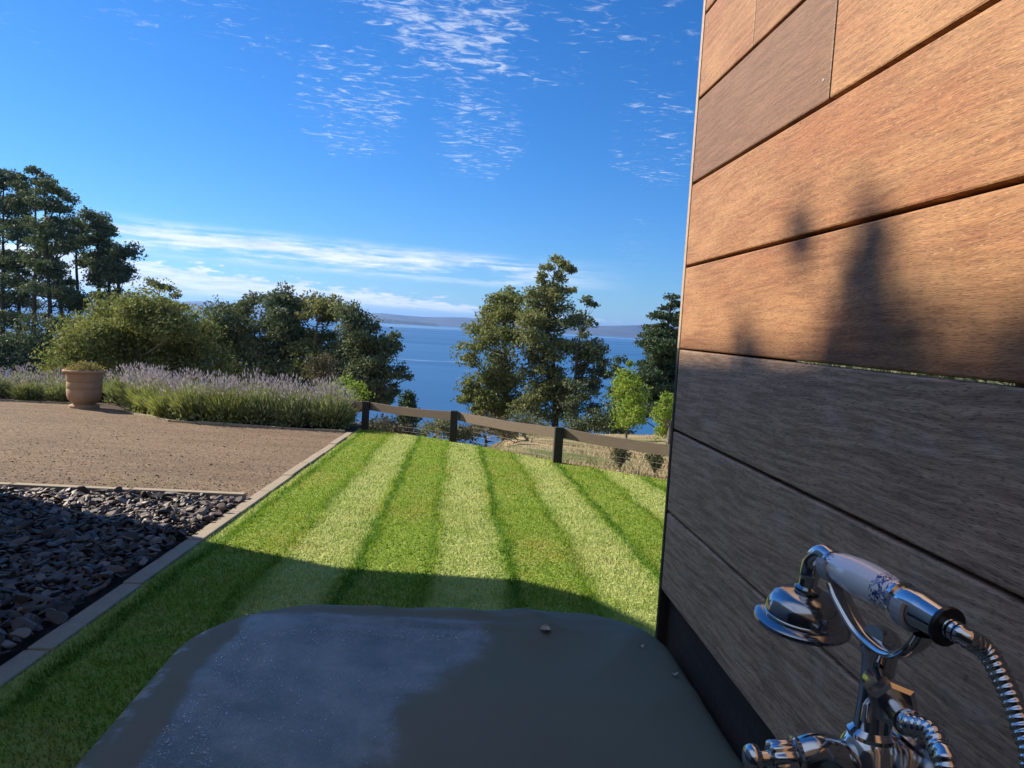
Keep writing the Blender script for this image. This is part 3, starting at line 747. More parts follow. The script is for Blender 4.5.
# the pine: tiers
tree('pine_tree', 'dark layered pine tree beside the timber wall', 'tree', None, 44, [(664, 428), (664, 380), (668, 330), (672, 296)],
     rb(R, [(673, 296, 5), (667, 308, 6), (678, 306, 7), (659, 318, 8), (673, 322, 10), (685, 318, 9), (650, 330, 9), (664, 336, 11), (680, 336, 12), (646, 345, 9), (659, 352, 12), (676, 354, 14), (647, 364, 12), (664, 370, 14), (684, 374, 14), (646, 384, 13), (662, 392, 15), (680, 396, 16), (650, 405, 14), (670, 412, 14), (640, 415, 9)], 1.5), M_PINE, M_BARKD, .28, 1.35, .26, .5, seed=170)
tree('dark_bush', 'dark slender bush left of the pine tree', 'bush', None, 46, [(616, 425), (616, 385)], rb(R, [(617, 360, 5), (616, 370, 6), (620, 380, 6), (613, 395, 7), (612, 408, 8), (618, 418, 8)]), M_PINE, M_BARKD, .1, 1.2, .28, 1.1, seed=171)
tree('young_tree', 'bright yellow green young tree in front of the pine', 'tree', None, 24, [(628, 436), (629, 405), (630, 375)], rb(R, [(630, 365, 4), (627, 375, 7), (635, 380, 6), (622, 386, 8), (632, 392, 10), (622, 400, 10), (636, 404, 9), (628, 414, 11), (622, 424, 8), (636, 422, 8)], 1), M_LIME, M_BARK, .06, 1.0, .15, 1.0, seed=172)
tree('young_tree', 'bright green young tree half hidden by the timber wall', 'tree', None, 19, [(668, 446), (668, 420)], rb(R, [(668, 397, 5), (664, 405, 7), (672, 410, 9), (660, 418, 7), (668, 426, 10), (662, 434, 7), (676, 432, 9)], 1), M_LIME, M_BARK, .05, 1.0, .13, 1.0, seed=173)
tree('garden_hedge', 'sunlit green hedge glimpsed through the open joint of the timber wall', 'hedge', None, 8.2, [(900, 470), (900, 400)], rb(R, [(px_, 372+(px_-780)*.05+R.uniform(-6, 8), 22) for px_ in range(770, 1060, 20)]+[(px_, 402+(px_-780)*.06, 24) for px_ in range(770, 1060, 26)]+[(px_, 440+(px_-780)*.06, 26) for px_ in range(770, 1060, 30)], 3), M_GREY, M_BARK, .05, .7, .10, .9, seed=190)
# scrub behind the mesh fence
for (px, py, r_, Y, lab, ml) in [(384, 426, 12, 17, 'grey scrub bush behind the fence beside the corner post', M_SCRUB), (440, 428, 11, 18, 'low grey scrub bush behind the fence left of the middle post', M_GREY),
                             (482, 428, 13, 18, 'brown scrub bush behind the fence right of the middle post', M_SCRUB), (525, 428, 12, 20, 'grey scrub bush at the edge of the dry paddock', M_GREY)]:
    tree('scrub_bush', lab, 'bush', 'scrub bushes behind the mesh fence', Y, [(px, py+14), (px, py+4)], rb(R, [(px, py, r_), (px-r_, py+5, r_*.8), (px+r_, py+4, r_*.85), (px-r_*1.9, py+8, r_*.6), (px+r_*1.9, py+7, r_*.6)], 2), ml, M_BARK, .03, .8, .10, .8, seed=180+px)
def wispy(px, py, h, Y, label, seed):
    """an upright open shrub of thin stems"""
    r = random.Random(seed); b = aty(px, py, Y); b.z = gz0(b.x, b.y) if Y > 9 else lz(b.y)
    root = thing('young_shrub', label, 'shrub', tuple(b), 'young shrubs beside the fence'); m = MB(); C = []
    H = h*Y/FPX
    for i in range(26):
        a = r.uniform(0, 6.28); l = r.uniform(.1, .5)*H; tip = b+Vector((math.cos(a)*l, math.sin(a)*l, H*r.uniform(.55, 1.0)))
        mid = b.lerp(tip, .5)+Vector((0, 0, .05*H)); m.tube([b, mid, tip], [.006, .004, .002], 4)
        for k_ in range(34):
            t_ = r.uniform(.25, 1.0); p = (b.lerp(mid, t_*2) if t_ < .5 else mid.lerp(tip, t_*2-1))
            C.append(p+Vector((r.gauss(0, .025), r.gauss(0, .025), r.gauss(0, .02))))
    m.build('stem', M_BARK, root); V, Fc = leaf_quads(np.array([c[:] for c in C]), .035, np.random.default_rng(seed)); mesh_from('foliage', V, Fc, M_GREY, root)
wispy(619, 475, 32, 9.6, 'wispy grey green young shrub beyond the last fence post', 5)
wispy(654, 478, 24, 9.0, 'small wispy shrub beyond the fence next to the timber wall', 6)

# ------------------------------------------------------------------ lavender
def f_lav(t):
    P = t.coord(); n = t.noise(P, 5, 3, .6); ri = t.n('ShaderNodeNewGeometry').outputs['Random Per Island']; oi = t.n('ShaderNodeObjectInfo').outputs['Random']
    c = t.mix(ri, (0.14, 0.175, 0.075), (0.33, 0.36, 0.20)); return t.mix(t.rng(t.math('ADD', n, t.math('MULTIPLY', oi, .25)), .5, .8), c, (0.30, 0.32, 0.10))
M_LAV = leafmat('lavender_leaves', f_lav, .3, .8, .15)
M_LAVF = leafmat('lavender_flowers', lambda t: t.mix(t.n('ShaderNodeNewGeometry').outputs['Random Per Island'], (0.25, 0.20, 0.31), (0.50, 0.44, 0.52)), .3, .9, .1)
def lavender_mesh(seed, nst=2400, nfl=190):
    r = np.random.default_rng(seed); V = []; Fc = []
    a = r.uniform(0, 2*np.pi, nst); el = np.arccos(r.uniform(.12, 1, nst)); L = r.uniform(.36, .66, nst)*(1-.2*np.sin(el))
    b = np.stack([np.cos(a)*r.uniform(0, .24, nst), np.sin(a)*r.uniform(0, .24, nst), r.uniform(0, .12, nst)], 1)
    d = np.stack([np.cos(a)*np.sin(el*.8), np.sin(a)*np.sin(el*.8), np.cos(el*.8)+.22], 1); d /= np.linalg.norm(d, axis=1)[:, None]
    tip = b+d*L[:, None]; mid = b+d*(L*.55)[:, None]
    s = r.normal(0, 1, (nst, 3)); s -= (s*d).sum(1)[:, None]*d; s /= np.linalg.norm(s, axis=1)[:, None]; s *= r.uniform(.006, .012, nst)[:, None]
    Vs = np.stack([b, mid+s, tip, mid-s], 1).reshape(-1, 3); Fs = np.arange(nst*4).reshape(nst, 4)
    nb_ = 1500; aa = r.uniform(0, 2*np.pi, nb_); ee = np.arccos(r.uniform(.0, 1, nb_)); rr_ = r.uniform(.22, .50, nb_)
    Cb = np.stack([np.cos(aa)*np.sin(ee)*rr_, np.sin(aa)*np.sin(ee)*rr_, .06+np.cos(ee)*rr_*1.05], 1)
    Vb, _ = leaf_quads(Cb, .075, r, -.8, .32)
    # flower stalks
    a = r.uniform(0, 2*np.pi, nfl); el = r.uniform(0, .95, nfl)**.8
    d = np.stack([np.cos(a)*np.sin(el), np.sin(a)*np.sin(el), np.cos(el)+.25], 1); d /= np.linalg.norm(d, axis=1)[:, None]
    b = np.stack([np.cos(a)*.18*el, np.sin(a)*.18*el, np.full(nfl, .25)], 1); L = r.uniform(.36, .60, nfl)*(1-.2*el)
    t0 = b+d*L[:, None]; t1 = t0+d*r.uniform(.05, .09, nfl)[:, None]
    s = r.normal(0, 1, (nfl, 3)); s -= (s*d).sum(1)[:, None]*d; s /= np.linalg.norm(s, axis=1)[:, None]; s2 = np.cross(d, s)
    Vt = np.stack([b, (b+t0)/2+s*.0028, t0, (b+t0)/2-s*.0028], 1).reshape(-1, 3)
    w_ = .010
    m_ = (t0*.6+t1*.4)
    Vf = np.concatenate([np.stack([t0, m_+s*w_, t1, m_-s*w_], 1).reshape(-1, 3), np.stack([t0, m_+s2*w_, t1, m_-s2*w_], 1).reshape(-1, 3)])
    Vg = np.concatenate([Vs, Vb, Vt]); nn = len(Vg)//4
    def mk(nm, V, mat):
        o = mesh_from(nm, V, np.arange(len(V)).reshape(-1, 4), mat); me = o.data; bpy.data.objects.remove(o); return me
    return mk('foliage', Vg, M_LAV), mk('flower_spikes', Vf, M_LAVF)
LAV = [lavender_mesh(s) for s in (1, 2, 3)]
def lav(x, y, s, label, hz=1.0, i=[0]):
    i[0] += 1; z = gz0(x, y) if math.hypot(x, y) > edge_r(math.atan2(x, y)) else lz(y)
    root = thing('lavender_bush', label, 'shrub', (x, y, z-.02), 'lavender bushes of the hedge')
    f, fl = LAV[i[0] % 3]; rz = R.uniform(0, 6.28)
    for nm, me in (('foliage', f), ('flower_spikes', fl)):
        o = bpy.data.objects.new(nm, me); col.objects.link(o); o.parent = root
        if nm == 'flower_spikes': o['kind'] = 'stuff'
        o.rotation_euler = (0, 0, rz); o.scale = (s, s, s*hz)
LF = 'lavender bush in the front row between the urn and the fence'
LB = 'lavender bush in the back row between the urn and the fence'
for x in (-2.0, -2.55, -3.05, -3.6, -4.1, -4.55):
    l = LF
    if x == -2.0: l = 'lavender bush at the right end of the hedge beside the corner post'
    lav(x, 12.42+R.uniform(-.08, .08) - .05*(x+1.9) if x > -4.3 else 12.75, R.uniform(.82, .95), l, R.uniform(.92, 1.05))
for x, y in ((-4.95, 13.25), (-5.35, 13.75)): lav(x, y, .9, 'lavender bush along the curved edging right of the urn', 1.0)
for x in (-2.2, -2.85, -3.4, -4.0, -4.6, -5.2): lav(x, 13.1+.25*abs(x+1.6)/2+R.uniform(-.1, .1), R.uniform(.9, 1.02), LB, 1.02)
for x, y in ((-6.2, 15.1), (-5.5, 14.5), (-5.9, 14.9)): lav(x, y, .95, 'lavender bush behind the urn', 1.0)
for x, y, s in ((-7.25, 14.75, .72), (-7.85, 14.7, .7), (-8.5, 14.72, .8), (-9.1, 14.75, .72)): lav(x, y, s, 'low lavender bush left of the terracotta urn', .85)
for x, y, s in ((-7.0, 15.6, .8), (-7.7, 15.5, .8), (-8.4, 15.55, .85), (-9.1, 15.5, .85)): lav(x, y, s, 'lavender bush in the back row left of the urn', .9)

# ------------------------------------------------------------------ urn
def m_urn(t):
    P = t.coord(); n = t.noise(P, 6, 6, .65); n2 = t.noise(P, 60, 3, .6)
    c = t.mix(n, (0.26, 0.165, 0.095), (0.43, 0.295, 0.185)); c = t.mix(t.rng(n2, .55, .8, 0, .4), c, (0.15, 0.09, 0.055))
    return {'Base Color': c, 'Normal': t.bump(n2, .4, .01)}
M_URN = principled('weathered_terracotta', (.4, .25, .15), .9, spec=.2, fn=m_urn)
ux, uy = -6.42, 13.75; uz = lz(uy)
urn = thing('garden_urn', 'large weathered terracotta urn standing at the gravel edge', 'urn', (ux, uy, uz))
m = MB(); m.lathe([(.24, 0), (.24, .045), (.20, .06), (.175, .075), (.20, .10), (.25, .15), (.272, .22), (.278, .32), (.268, .335), (.278, .35), (.278, .44), (.27, .455), (.28, .47), (.29, .56), (.30, .60), (.34, .625), (.345, .65), (.33, .665), (.28, .665), (.27, .60), (.0, .59)], 40, (ux, uy, uz))
m.build('pot', M_URN, urn, smooth=True)
pl = thing('urn_plant', 'dry pinkish green succulent mound growing in the urn', 'plant', (ux, uy, uz+.6))
C = []; rr = np.random.default_rng(77)
C = np.stack([rr.normal(0, .16, 3600), rr.normal(0, .16, 3600), np.zeros(3600)], 1); q = np.hypot(C[:, 0], C[:, 1]); C = C[q < .33]; q = q[q < .33]
C[:, 2] = .03+rr.uniform(0, 1, len(q))**.8*(.15-1.0*q**2+.05*np.sin(C[:, 0]*38)*np.sin(C[:, 1]*41)).clip(.02); C += (ux, uy, uz+.6)
V, Fc = leaf_quads(C, .03, rr)
mesh_from('foliage', V, Fc, leafmat('urn_plant_leaves', f_leaf((.16, .16, .05), (.30, .25, .10), (.48, .32, .20), 9), .3), pl)

# ------------------------------------------------------------------ fence
def m_wood(c0, c1, sx=2.0):
    def f(t):
        P = t.coord(); n = t.noise(t.mapv(P, (sx, sx, 18)), 4, 5, .6); n2 = t.noise(P, 60, 3, .6)
        c = t.mix(n, c0, c1); c = t.mix(t.rng(n2, .6, .8, 0, .6), c, tuple(v*.45 for v in c0)); return {'Base Color': c, 'Normal': t.bump(n2, .3, .006)}
    return f
M_RAIL = principled('grey_weathered_rail', (.2, .16, .13), .85, spec=.2, fn=m_wood((0.11, 0.082, 0.062), (0.20, 0.155, 0.118)))
M_POST = principled('dark_fence_post', (.03, .026, .024), .85, spec=.2, fn=m_wood((0.02, 0.018, 0.017), (0.05, 0.044, 0.04)))
M_WIRE = principled('galvanised_wire', (.20, .19, .18), .7, metal=.2)
fence = thing('post_and_rail_fence', 'low weathered post and rail fence with wire mesh below the lawn', 'fence', (0, 11.3, lz(11.3)))
FP = [(-3.2, 13.6, -1.30), (-1.435, 12.45, -1.335), (-0.01, 11.32, -1.283), (1.31, 9.5, -1.216), (2.85, 7.98, -1.178), (4.2, 6.9, -1.15), (5.6, 5.9, -1.12)]
FP = [Vector((a, b, EYE+c)) for a, b, c in FP]
for p in FP:
    m = MB(); g = lz(p.y); m.box((p.x-.055, p.y-.05, g-.35), (p.x+.055, p.y+.05, p.z+.02), bev=.008); m.build('post', M_POST, fence)
for a, b in zip(FP, FP[1:]):
    d = (b-a).normalized(); nrm = Vector((d.y, -d.x, 0)).normalized()      # lawn side
    if nrm.y > 0: nrm = -nrm
    off = nrm*-.075; P0 = a+d*.02+off; P1 = b-d*.02+off
    m = MB(); hh = .125; th = nrm*.019; up = Vector((0, 0, 1))
    V = []
    N = 8
    for i in range(N+1):
        c = P0.lerp(P1, i/N)+Vector((0, 0, random.uniform(-.004, .004)-.02*math.sin(math.pi*i/N)))
        V += [c-th-up*hh, c+th-up*hh, c+th, c-th]
    Fc = [(3, 2, 1, 0), tuple(N*4+q for q in range(4))]
    for i in range(N):
        for q in range(4): Fc.append((i*4+q, i*4+(q+1) % 4, i*4+4+(q+1) % 4, i*4+4+q))
    m.add(V, Fc); m.build('rail', M_RAIL, fence)
    # wire mesh under the rail
    m = MB(); L = (P1-P0).length; g0, g1 = lz(P0.y)-.02, lz(P1.y)-.02
    of = nrm*.0
    for i in range(int(L/.07)+1):
        t_ = i*.07/L; top = P0.lerp(P1, t_)-up*.05-nrm*.021; bot = Vector((top.x, top.y, g0+(g1-g0)*t_)); m.tube([bot, top], .0011, 3, False)
    for k_ in range(7):
        q = k_/6; A = P0-nrm*.021; B = P1-nrm*.021
        m.tube([Vector((A.x, A.y, g0+(A.z-.06-g0)*q)), Vector((B.x, B.y, g1+(B.z-.06-g1)*q))], .0012, 3, False)
    m.build('wire_mesh', M_WIRE, fence)

# ------------------------------------------------------------------ timber wall
WX = 0.37; WY1 = 1.272; WY0 = -1.19
JZ = [-.505, -.433, -.295, -.155, -.0175, .120, .256, .393, .530, .667, .805, .94, 1.08]     # board joints, relative to the eye
wall = thing('timber_wall', 'tall timber board wall panel at the right with sun on its upper boards', 'wall', (WX, WY1, 0))
def m_board(t):
    P = t.coord(); x, y, z = t.sep(P)[:3]
    tone = t.n('ShaderNodeAttribute', attribute_name='tone').outputs['Fac']
    bid = t.n('ShaderNodeAttribute', attribute_name='board').outputs['Fac']
    age_lift = t.n('ShaderNodeAttribute', attribute_name='age_lift').outputs['Fac']
    off = t.comb(t.math('MULTIPLY', bid, 3.1), t.math('MULTIPLY', bid, 7.3), t.math('MULTIPLY', bid, 1.7))
    Q = t.vmath('ADD', P, off)
    wv = t.math('MULTIPLY', t.math('SUBTRACT', t.noise(t.mapv(Q, (1, 2.6, 5)), 2.2, 3, .5), .5), .022)
    Qw = t.vmath('ADD', Q, t.comb(0.0, 0.0, wv))
    Qr = t.mapv(Qw, rot=(rad(1.5), 0, 0))
    grain = t.noise(t.mapv(Qr, (1, 3.0, 60)), 4.0, 7, .68)                  # long figure
    streak = t.noise(t.mapv(Qr, (1, 30, 330)), 3.4, 3, .6)                  # short pores
    fleck = t.noise(t.mapv(Qr, (1, 60, 420)), 2.4, 2, .6)
    fig = t.noise(t.mapv(Qw, (1, 1.6, 4.5)), 3.0, 4, .6)
    c = t.mix(t.rng(grain, .3, .7), (0.165, 0.068, 0.027), (0.34, 0.165, 0.066))
    c = t.mix(t.rng(fig, .4, .72, 0, .55), c, (0.42, 0.235, 0.105))
    c = t.mix(t.rng(fig, .5, .28, 0, .35), c, (0.27, 0.085, 0.03))
    c = t.mix(t.rng(streak, .5, .66, 0, .62), c, (0.075, 0.030, 0.014))
    c = t.mix(t.rng(fleck, .58, .74, 0, .6), c, (0.50, 0.31, 0.155))
    dk = t.mix(t.rng(grain, .3, .7), (0.105, 0.052, 0.028), (0.20, 0.105, 0.058))
    dk = t.mix(t.rng(streak, .5, .68, 0, .5), dk, (0.06, 0.03, 0.022)); dk = t.mix(t.rng(fleck, .58, .75, 0, .5), dk, (0.30, 0.19, 0.11))
    c = t.mix(tone, c, dk)
    # lower boards: weathered grey, base colour also lightened to offset the shade on them
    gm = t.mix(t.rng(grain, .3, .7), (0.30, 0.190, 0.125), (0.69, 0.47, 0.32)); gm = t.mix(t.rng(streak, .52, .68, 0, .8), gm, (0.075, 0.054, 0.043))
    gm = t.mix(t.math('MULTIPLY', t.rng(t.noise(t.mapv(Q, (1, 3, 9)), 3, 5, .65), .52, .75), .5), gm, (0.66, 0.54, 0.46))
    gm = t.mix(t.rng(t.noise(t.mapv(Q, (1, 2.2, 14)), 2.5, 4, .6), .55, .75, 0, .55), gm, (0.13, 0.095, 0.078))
    c = t.mix(age_lift, c, gm)
    h = t.math('ADD', t.math('MULTIPLY', grain, .3), t.math('MULTIPLY', streak, -.6))
    return {'Base Color': c, 'Roughness': t.rng(grain, .3, .7, .62, .5), 'Normal': t.bump(h, .45, .0018)}
M_BOARD = principled('hardwood_boards', (.35, .17, .07), .6, spec=.3, fn=m_board)
V = []; Fc = []; at = {'tone': [], 'board': [], 'age_lift': []}
def board(y0, y1, z0, z1, tone, bid, age_lift, x=WX, th=.02):
    b = MB(); b.box((x, y0, z0+EYE), (x+th, y1, z1+EYE), bev=.0022); n0 = len(V)
    V.extend(b.V); Fc.extend([tuple(i+n0 for i in f) for f in b.F])
    for f in b.F: at['tone'].append(tone); at['board'].append(bid); at['age_lift'].append(age_lift)
rb_ = random.Random(4)
for i in range(1, len(JZ)-1):
    z0, z1 = JZ[i], JZ[i+1]
    gap0 = .0022; gap1 = .0022
    age_lift = [0, .95, .92, .78, 0, 0, 0, 0, 0, 0, 0, 0, 0][i]; tone = [0, 0, 0, 0, .06, .0, .0, .0, .1, 0, .2, 0][i]
    if JZ[i+1] == -.0175: gap1 = .0012
    if JZ[i] == -.0175: gap0 = .0012
    if i == 6:           # board with a butt joint: darker far piece
        board(.7995, WY1, z0+gap0, z1-gap1, .92, i+.3, 0); board(WY0, .7975, z0+gap0, z1-gap1, .0, i+.7, 0)
    elif i == 7:
        board(1.04, WY1, z0+gap0, z1-gap1, .15, i+.3, 0); board(WY0, 1.0395, z0+gap0, z1-gap1, .3, i+.8, 0)
    else: board(WY0, WY1, z0+gap0, z1-gap1, tone, i, age_lift)
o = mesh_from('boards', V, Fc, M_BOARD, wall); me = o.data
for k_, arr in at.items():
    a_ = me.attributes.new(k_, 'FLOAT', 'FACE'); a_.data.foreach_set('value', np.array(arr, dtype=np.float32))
m = MB()
for i in range(1, len(JZ)-1):
    zc_ = (JZ[i]+JZ[i+1])/2+EYE
    for yy_ in ((1.252, 1.256) if i != 6 else (1.252, .815)):
        for dz_ in (-.042, .042): 
            if yy_ == 1.256: continue
            m.lathe([(.0, .0006), (.0019, .0005), (.0022, 0)], 10, (WX, yy_, zc_+dz_), (-1, 0, 0))
m.build('screw_heads', principled('screw_steel', (.32, .30, .28), .45, metal=.8), wall)
M_PLINTH = principled('dark_plinth', (.03, .025, .022), .8, spec=.2, fn=m_wood((0.03, 0.025, 0.023), (0.08, 0.066, 0.057)))
m = MB(); m.box((WX+.016, WY0, -.06), (WX+.03, WY1, EYE-.434)); m.build('base_board', M_PLINTH, wall)
# backing strips close every joint but the open one; posts behind
m = MB()
for z in JZ[2:]:
    if abs(z+.0175) < .001:
        m.box((WX+.021, 0.90, z+EYE-.02), (WX+.036, WY1-.004, z+EYE+.012)); continue
    m.box((WX+.021, WY0, z+EYE-.02), (WX+.036, WY1-.004, z+EYE+.02))
m.build('backing_batten', M_PLINTH, wall)
M_TRIM = principled('pale_edge_trim', (.36, .27, .2), .6, spec=.3, fn=m_wood((0.26, 0.19, 0.14), (0.42, 0.33, 0.26)))
M_TRIM_SHADE = principled('shaded_edge_trim', (.04, .035, .03), .6, spec=.3, fn=m_wood((0.022, 0.02, 0.018), (0.06, 0.052, 0.046)))  # darker copy for the trim below the shadow line, shade put into colour
m = MB(); m.box((WX-.001, WY1+.0005, EYE-.0175), (WX+.045, WY1+.0125, EYE+1.08), bev=.0015); m.build('end_trim', M_TRIM, wall)
m = MB(); m.box((WX-.001, WY1+.0005, -.06), (WX+.045, WY1+.0125, EYE-.0178), bev=.0015); e2 = m.build('end_trim', M_TRIM_SHADE, wall); e2['label'] = 'lower end trim with the wall shade put into its dark colour'
for y_ in (.505, -.7):
    m = MB(); m.box((WX+.037, y_-.012, -.06), (WX+.10, y_+.03, EYE+1.0)); m.build('post', M_TRIM, wall)

# ------------------------------------------------------------------ bath cover
M_CAN, ct, cout = newmat('bath_cover_canvas')
P = ct.coord(); cx, cy, cz = ct.sep(P)[:3]
wv_ = ct.noise(P, 3.2, 5, .6)
# wet patch: left part of the top, leaving a dry margin along the rim
u1 = ct.math('ADD', ct.math('ADD', cx, .325), ct.math('MULTIPLY', ct.math('SUBTRACT', wv_, .5), .09))
left = ct.rng(u1, -.012, .012)
slant = ct.math('ADD', ct.math('SUBTRACT', ct.math('MULTIPLY', cy, .40), cx), ct.math('MULTIPLY', ct.math('SUBTRACT', ct.noise(P, 5.5, 5, .65), .5), .22))
right = ct.rng(slant, .39, .47)
far = ct.rng(ct.math('ADD', cy, ct.math('MULTIPLY', ct.math('SUBTRACT', ct.noise(P, 9, 4, .6), .5), .07)), 1.300, 1.268)
wet = ct.math('MULTIPLY', ct.math('MULTIPLY', left, right), far)
rimwet = ct.math('MULTIPLY', ct.rng(ct.math('ADD', cx, ct.math('MULTIPLY', ct.math('SUBTRACT', wv_, .5), .05)), -.362, -.376), ct.rng(ct.noise(P, 22, 4, .6), .42, .55))
wet = ct.math('MAXIMUM', wet, rimwet)
vor = ct.n('ShaderNodeTexVoronoi', {'Vector': P, 'Scale': 240.0, 'Randomness': 1.0})
vor2 = ct.n('ShaderNodeTexVoronoi', {'Vector': P, 'Scale': 520.0, 'Randomness': 1.0})
bead = ct.math('MULTIPLY', ct.rng(vor.outputs['Distance'], .55, .1), ct.rng(ct.noise(P, 60, 2), .4, .55))
bead2 = ct.rng(vor2.outputs['Distance'], .5, .1)
bh = ct.math('MULTIPLY', ct.math('ADD', ct.math('MULTIPLY', bead, .7), ct.math('MULTIPLY', bead2, .5)), wet)
weave = ct.noise(P, 900, 2, .5)
cloth = ct.mix(wv_, (0.095, 0.115, 0.086), (0.135, 0.155, 0.118))
cloth = ct.mix(ct.math('MULTIPLY', ct.rng(ct.noise(P, 26, 5, .7), .62, .8), .25), cloth, (0.10, 0.10, 0.085))
film = ct.mix(ct.rng(ct.noise(P, 11, 6, .72), .32, .68), (0.07, 0.085, 0.075), (0.21, 0.225, 0.215))
colr = ct.mix(ct.math('MULTIPLY', wet, ct.rng(ct.noise(P, 45, 4, .6), .3, .6, .35, .8)), cloth, film)
wn = ct.math('ADD', ct.math('MULTIPLY', weave, .25), ct.math('MULTIPLY', ct.noise(P, 6, 3, .5), 3.0))
bmp = ct.bump(bh, .45, .0012)
bmp2 = ct.n('ShaderNodeBump', {'Height': wn, 'Strength': .4, 'Distance': .005, 'Normal': bmp}).outputs[0]
pb = ct.n('ShaderNodeBsdfPrincipled', {'Base Color': colr, 'Roughness': ct.rng(wet, 0, 1, .74, .36), 'Specular IOR Level': ct.rng(wet, 0, 1, .32, .5), 'Normal': bmp2})
ct.link(pb.outputs[0], cout.inputs[0])
BX0, BX1, BY0, BY1, BR = -.402, .378, -.35, 1.352, .225
BR2 = .165
TOPZ = EYE-.5
def rrect(inset, n=26):
    x0, x1, y0, y1 = BX0+inset, BX1-inset, BY0+inset, BY1-inset; r0 = max(.02, BR-inset); r1 = max(.02, BR2-inset); pts = []
    for (cx_, cy_, a0, r) in ((x1-r1, y1-r1, 0, r1), (x0+r0, y1-r0, 90, r0), (x0+r0, y0+r0, 180, r0), (x1-r1, y0+r1, 270, r1)):
        for k_ in range(n): a = rad(a0+90*k_/(n-1)); pts.append((cx_+r*math.cos(a), cy_+r*math.sin(a)))
    # resample evenly
    out = []; L = [0]
    for p, q in zip(pts, pts[1:]+pts[:1]): L.append(L[-1]+math.dist(p, q))
    N = 360
    for k_ in range(N):
        s = L[-1]*k_/N; i = max(j for j in range(len(L)-1) if L[j] <= s); p, q = pts[i], pts[(i+1) % len(pts)]; t_ = (s-L[i])/max(1e-9, L[i+1]-L[i])
        out.append((p[0]+(q[0]-p[0])*t_, p[1]+(q[1]-p[1])*t_))
    return out
FOLDS = [(.02, 1.345, .16, 1.20, .0035, .016), (.13, 1.345, .20, 1.24, .004, .014), (.26, 1.33, .23, 1.18, .003, .014), (.34, 1.27, .24, 1.10, .0035, .018), (-.05, 1.34, .10, 1.30, .003, .012), (.37, 1.05, .27, .98, .003, .02), (-.12, 1.34, -.06, 1.27, .0025, .014), (-.36, 1.05, -.24, .98, .002, .02), (.375, .86, .29, .84, .003, .02), (.1, 1.05, .3, 1.0, .0016, .03)]
def cover():
    rings = [(-.012, -.70), (-.004, -.45), (.000, -.20), (.000, -.08), (.000, -.035), (.003, -.018), (.010, -.006), (.020, -.001), (.034, 0)] + [(.034+.0115*q, -.012*smooth01(q/18)) for q in range(1, 28)]
    V = []; Fc = []; N = 360
    for ri, (ins, dz) in enumerate(rings):
        for k_, (x, y) in enumerate(rrect(ins)):
            z = TOPZ+dz
            if dz < -.05:       # hanging folds
                a = k_/N*2*math.pi; f = 1+.012*math.sin(a*19+1)+.01*math.sin(a*31); cxm, cym = -.025, .5
                x = cxm+(x-cxm)*f; y = cym+(y-cym)*(1+(f-1)*.4)
                x = min(x, .383)
                z = max(z, lz(y)+.03)
            elif y > 1.0:       # wrinkles and soft tucks near the far rim
                k2 = smooth01((y-1.15)/.18)
                z += .0016*math.sin(x*46+y*20)*k2*math.exp(-((x-.12)/.22)**2) + .006*math.exp(-((x-.17)/.035)**2-((y-1.28)/.05)**2) + .004*math.exp(-((x-.30)/.03)**2-((y-1.2)/.07)**2)
                z += .0025*math.sin(y*150+x*9)*k2*math.exp(-((x-.02)/.25)**2)
            if dz > -.03:
                for (xa, ya, xb, yb, am, wd_) in FOLDS:
                    tx_, ty_ = xb-xa, yb-ya; L2 = tx_*tx_+ty_*ty_; u_ = ((x-xa)*tx_+(y-ya)*ty_)/L2
                    if -.2 < u_ < 1.2:
                        dd_ = abs((x-xa)*ty_-(y-ya)*tx_)/math.sqrt(L2); z += 0.9*am*math.exp(-(dd_/wd_)**2)*smooth01(min(u_+.2, 1.2-u_)/.35)
            V.append((x, y, z))
    for r_ in range(len(rings)-1):
        for k_ in range(N):
            k2 = (k_+1) % N; Fc.append((r_*N+k_, r_*N+k2, (r_+1)*N+k2, (r_+1)*N+k_))
    b = len(V); V.append((-.025, .5, TOPZ-.012)); r_ = len(rings)-1
    for k_ in range(N): Fc.append((r_*N+k_, r_*N+(k_+1) % N, b))
    o = mesh_from('bath_cover', V, Fc, M_CAN, smooth=True)
    tag(o, 'dark grey green canvas cover stretched over the outdoor bath, wet on its left', 'cover')
cover()
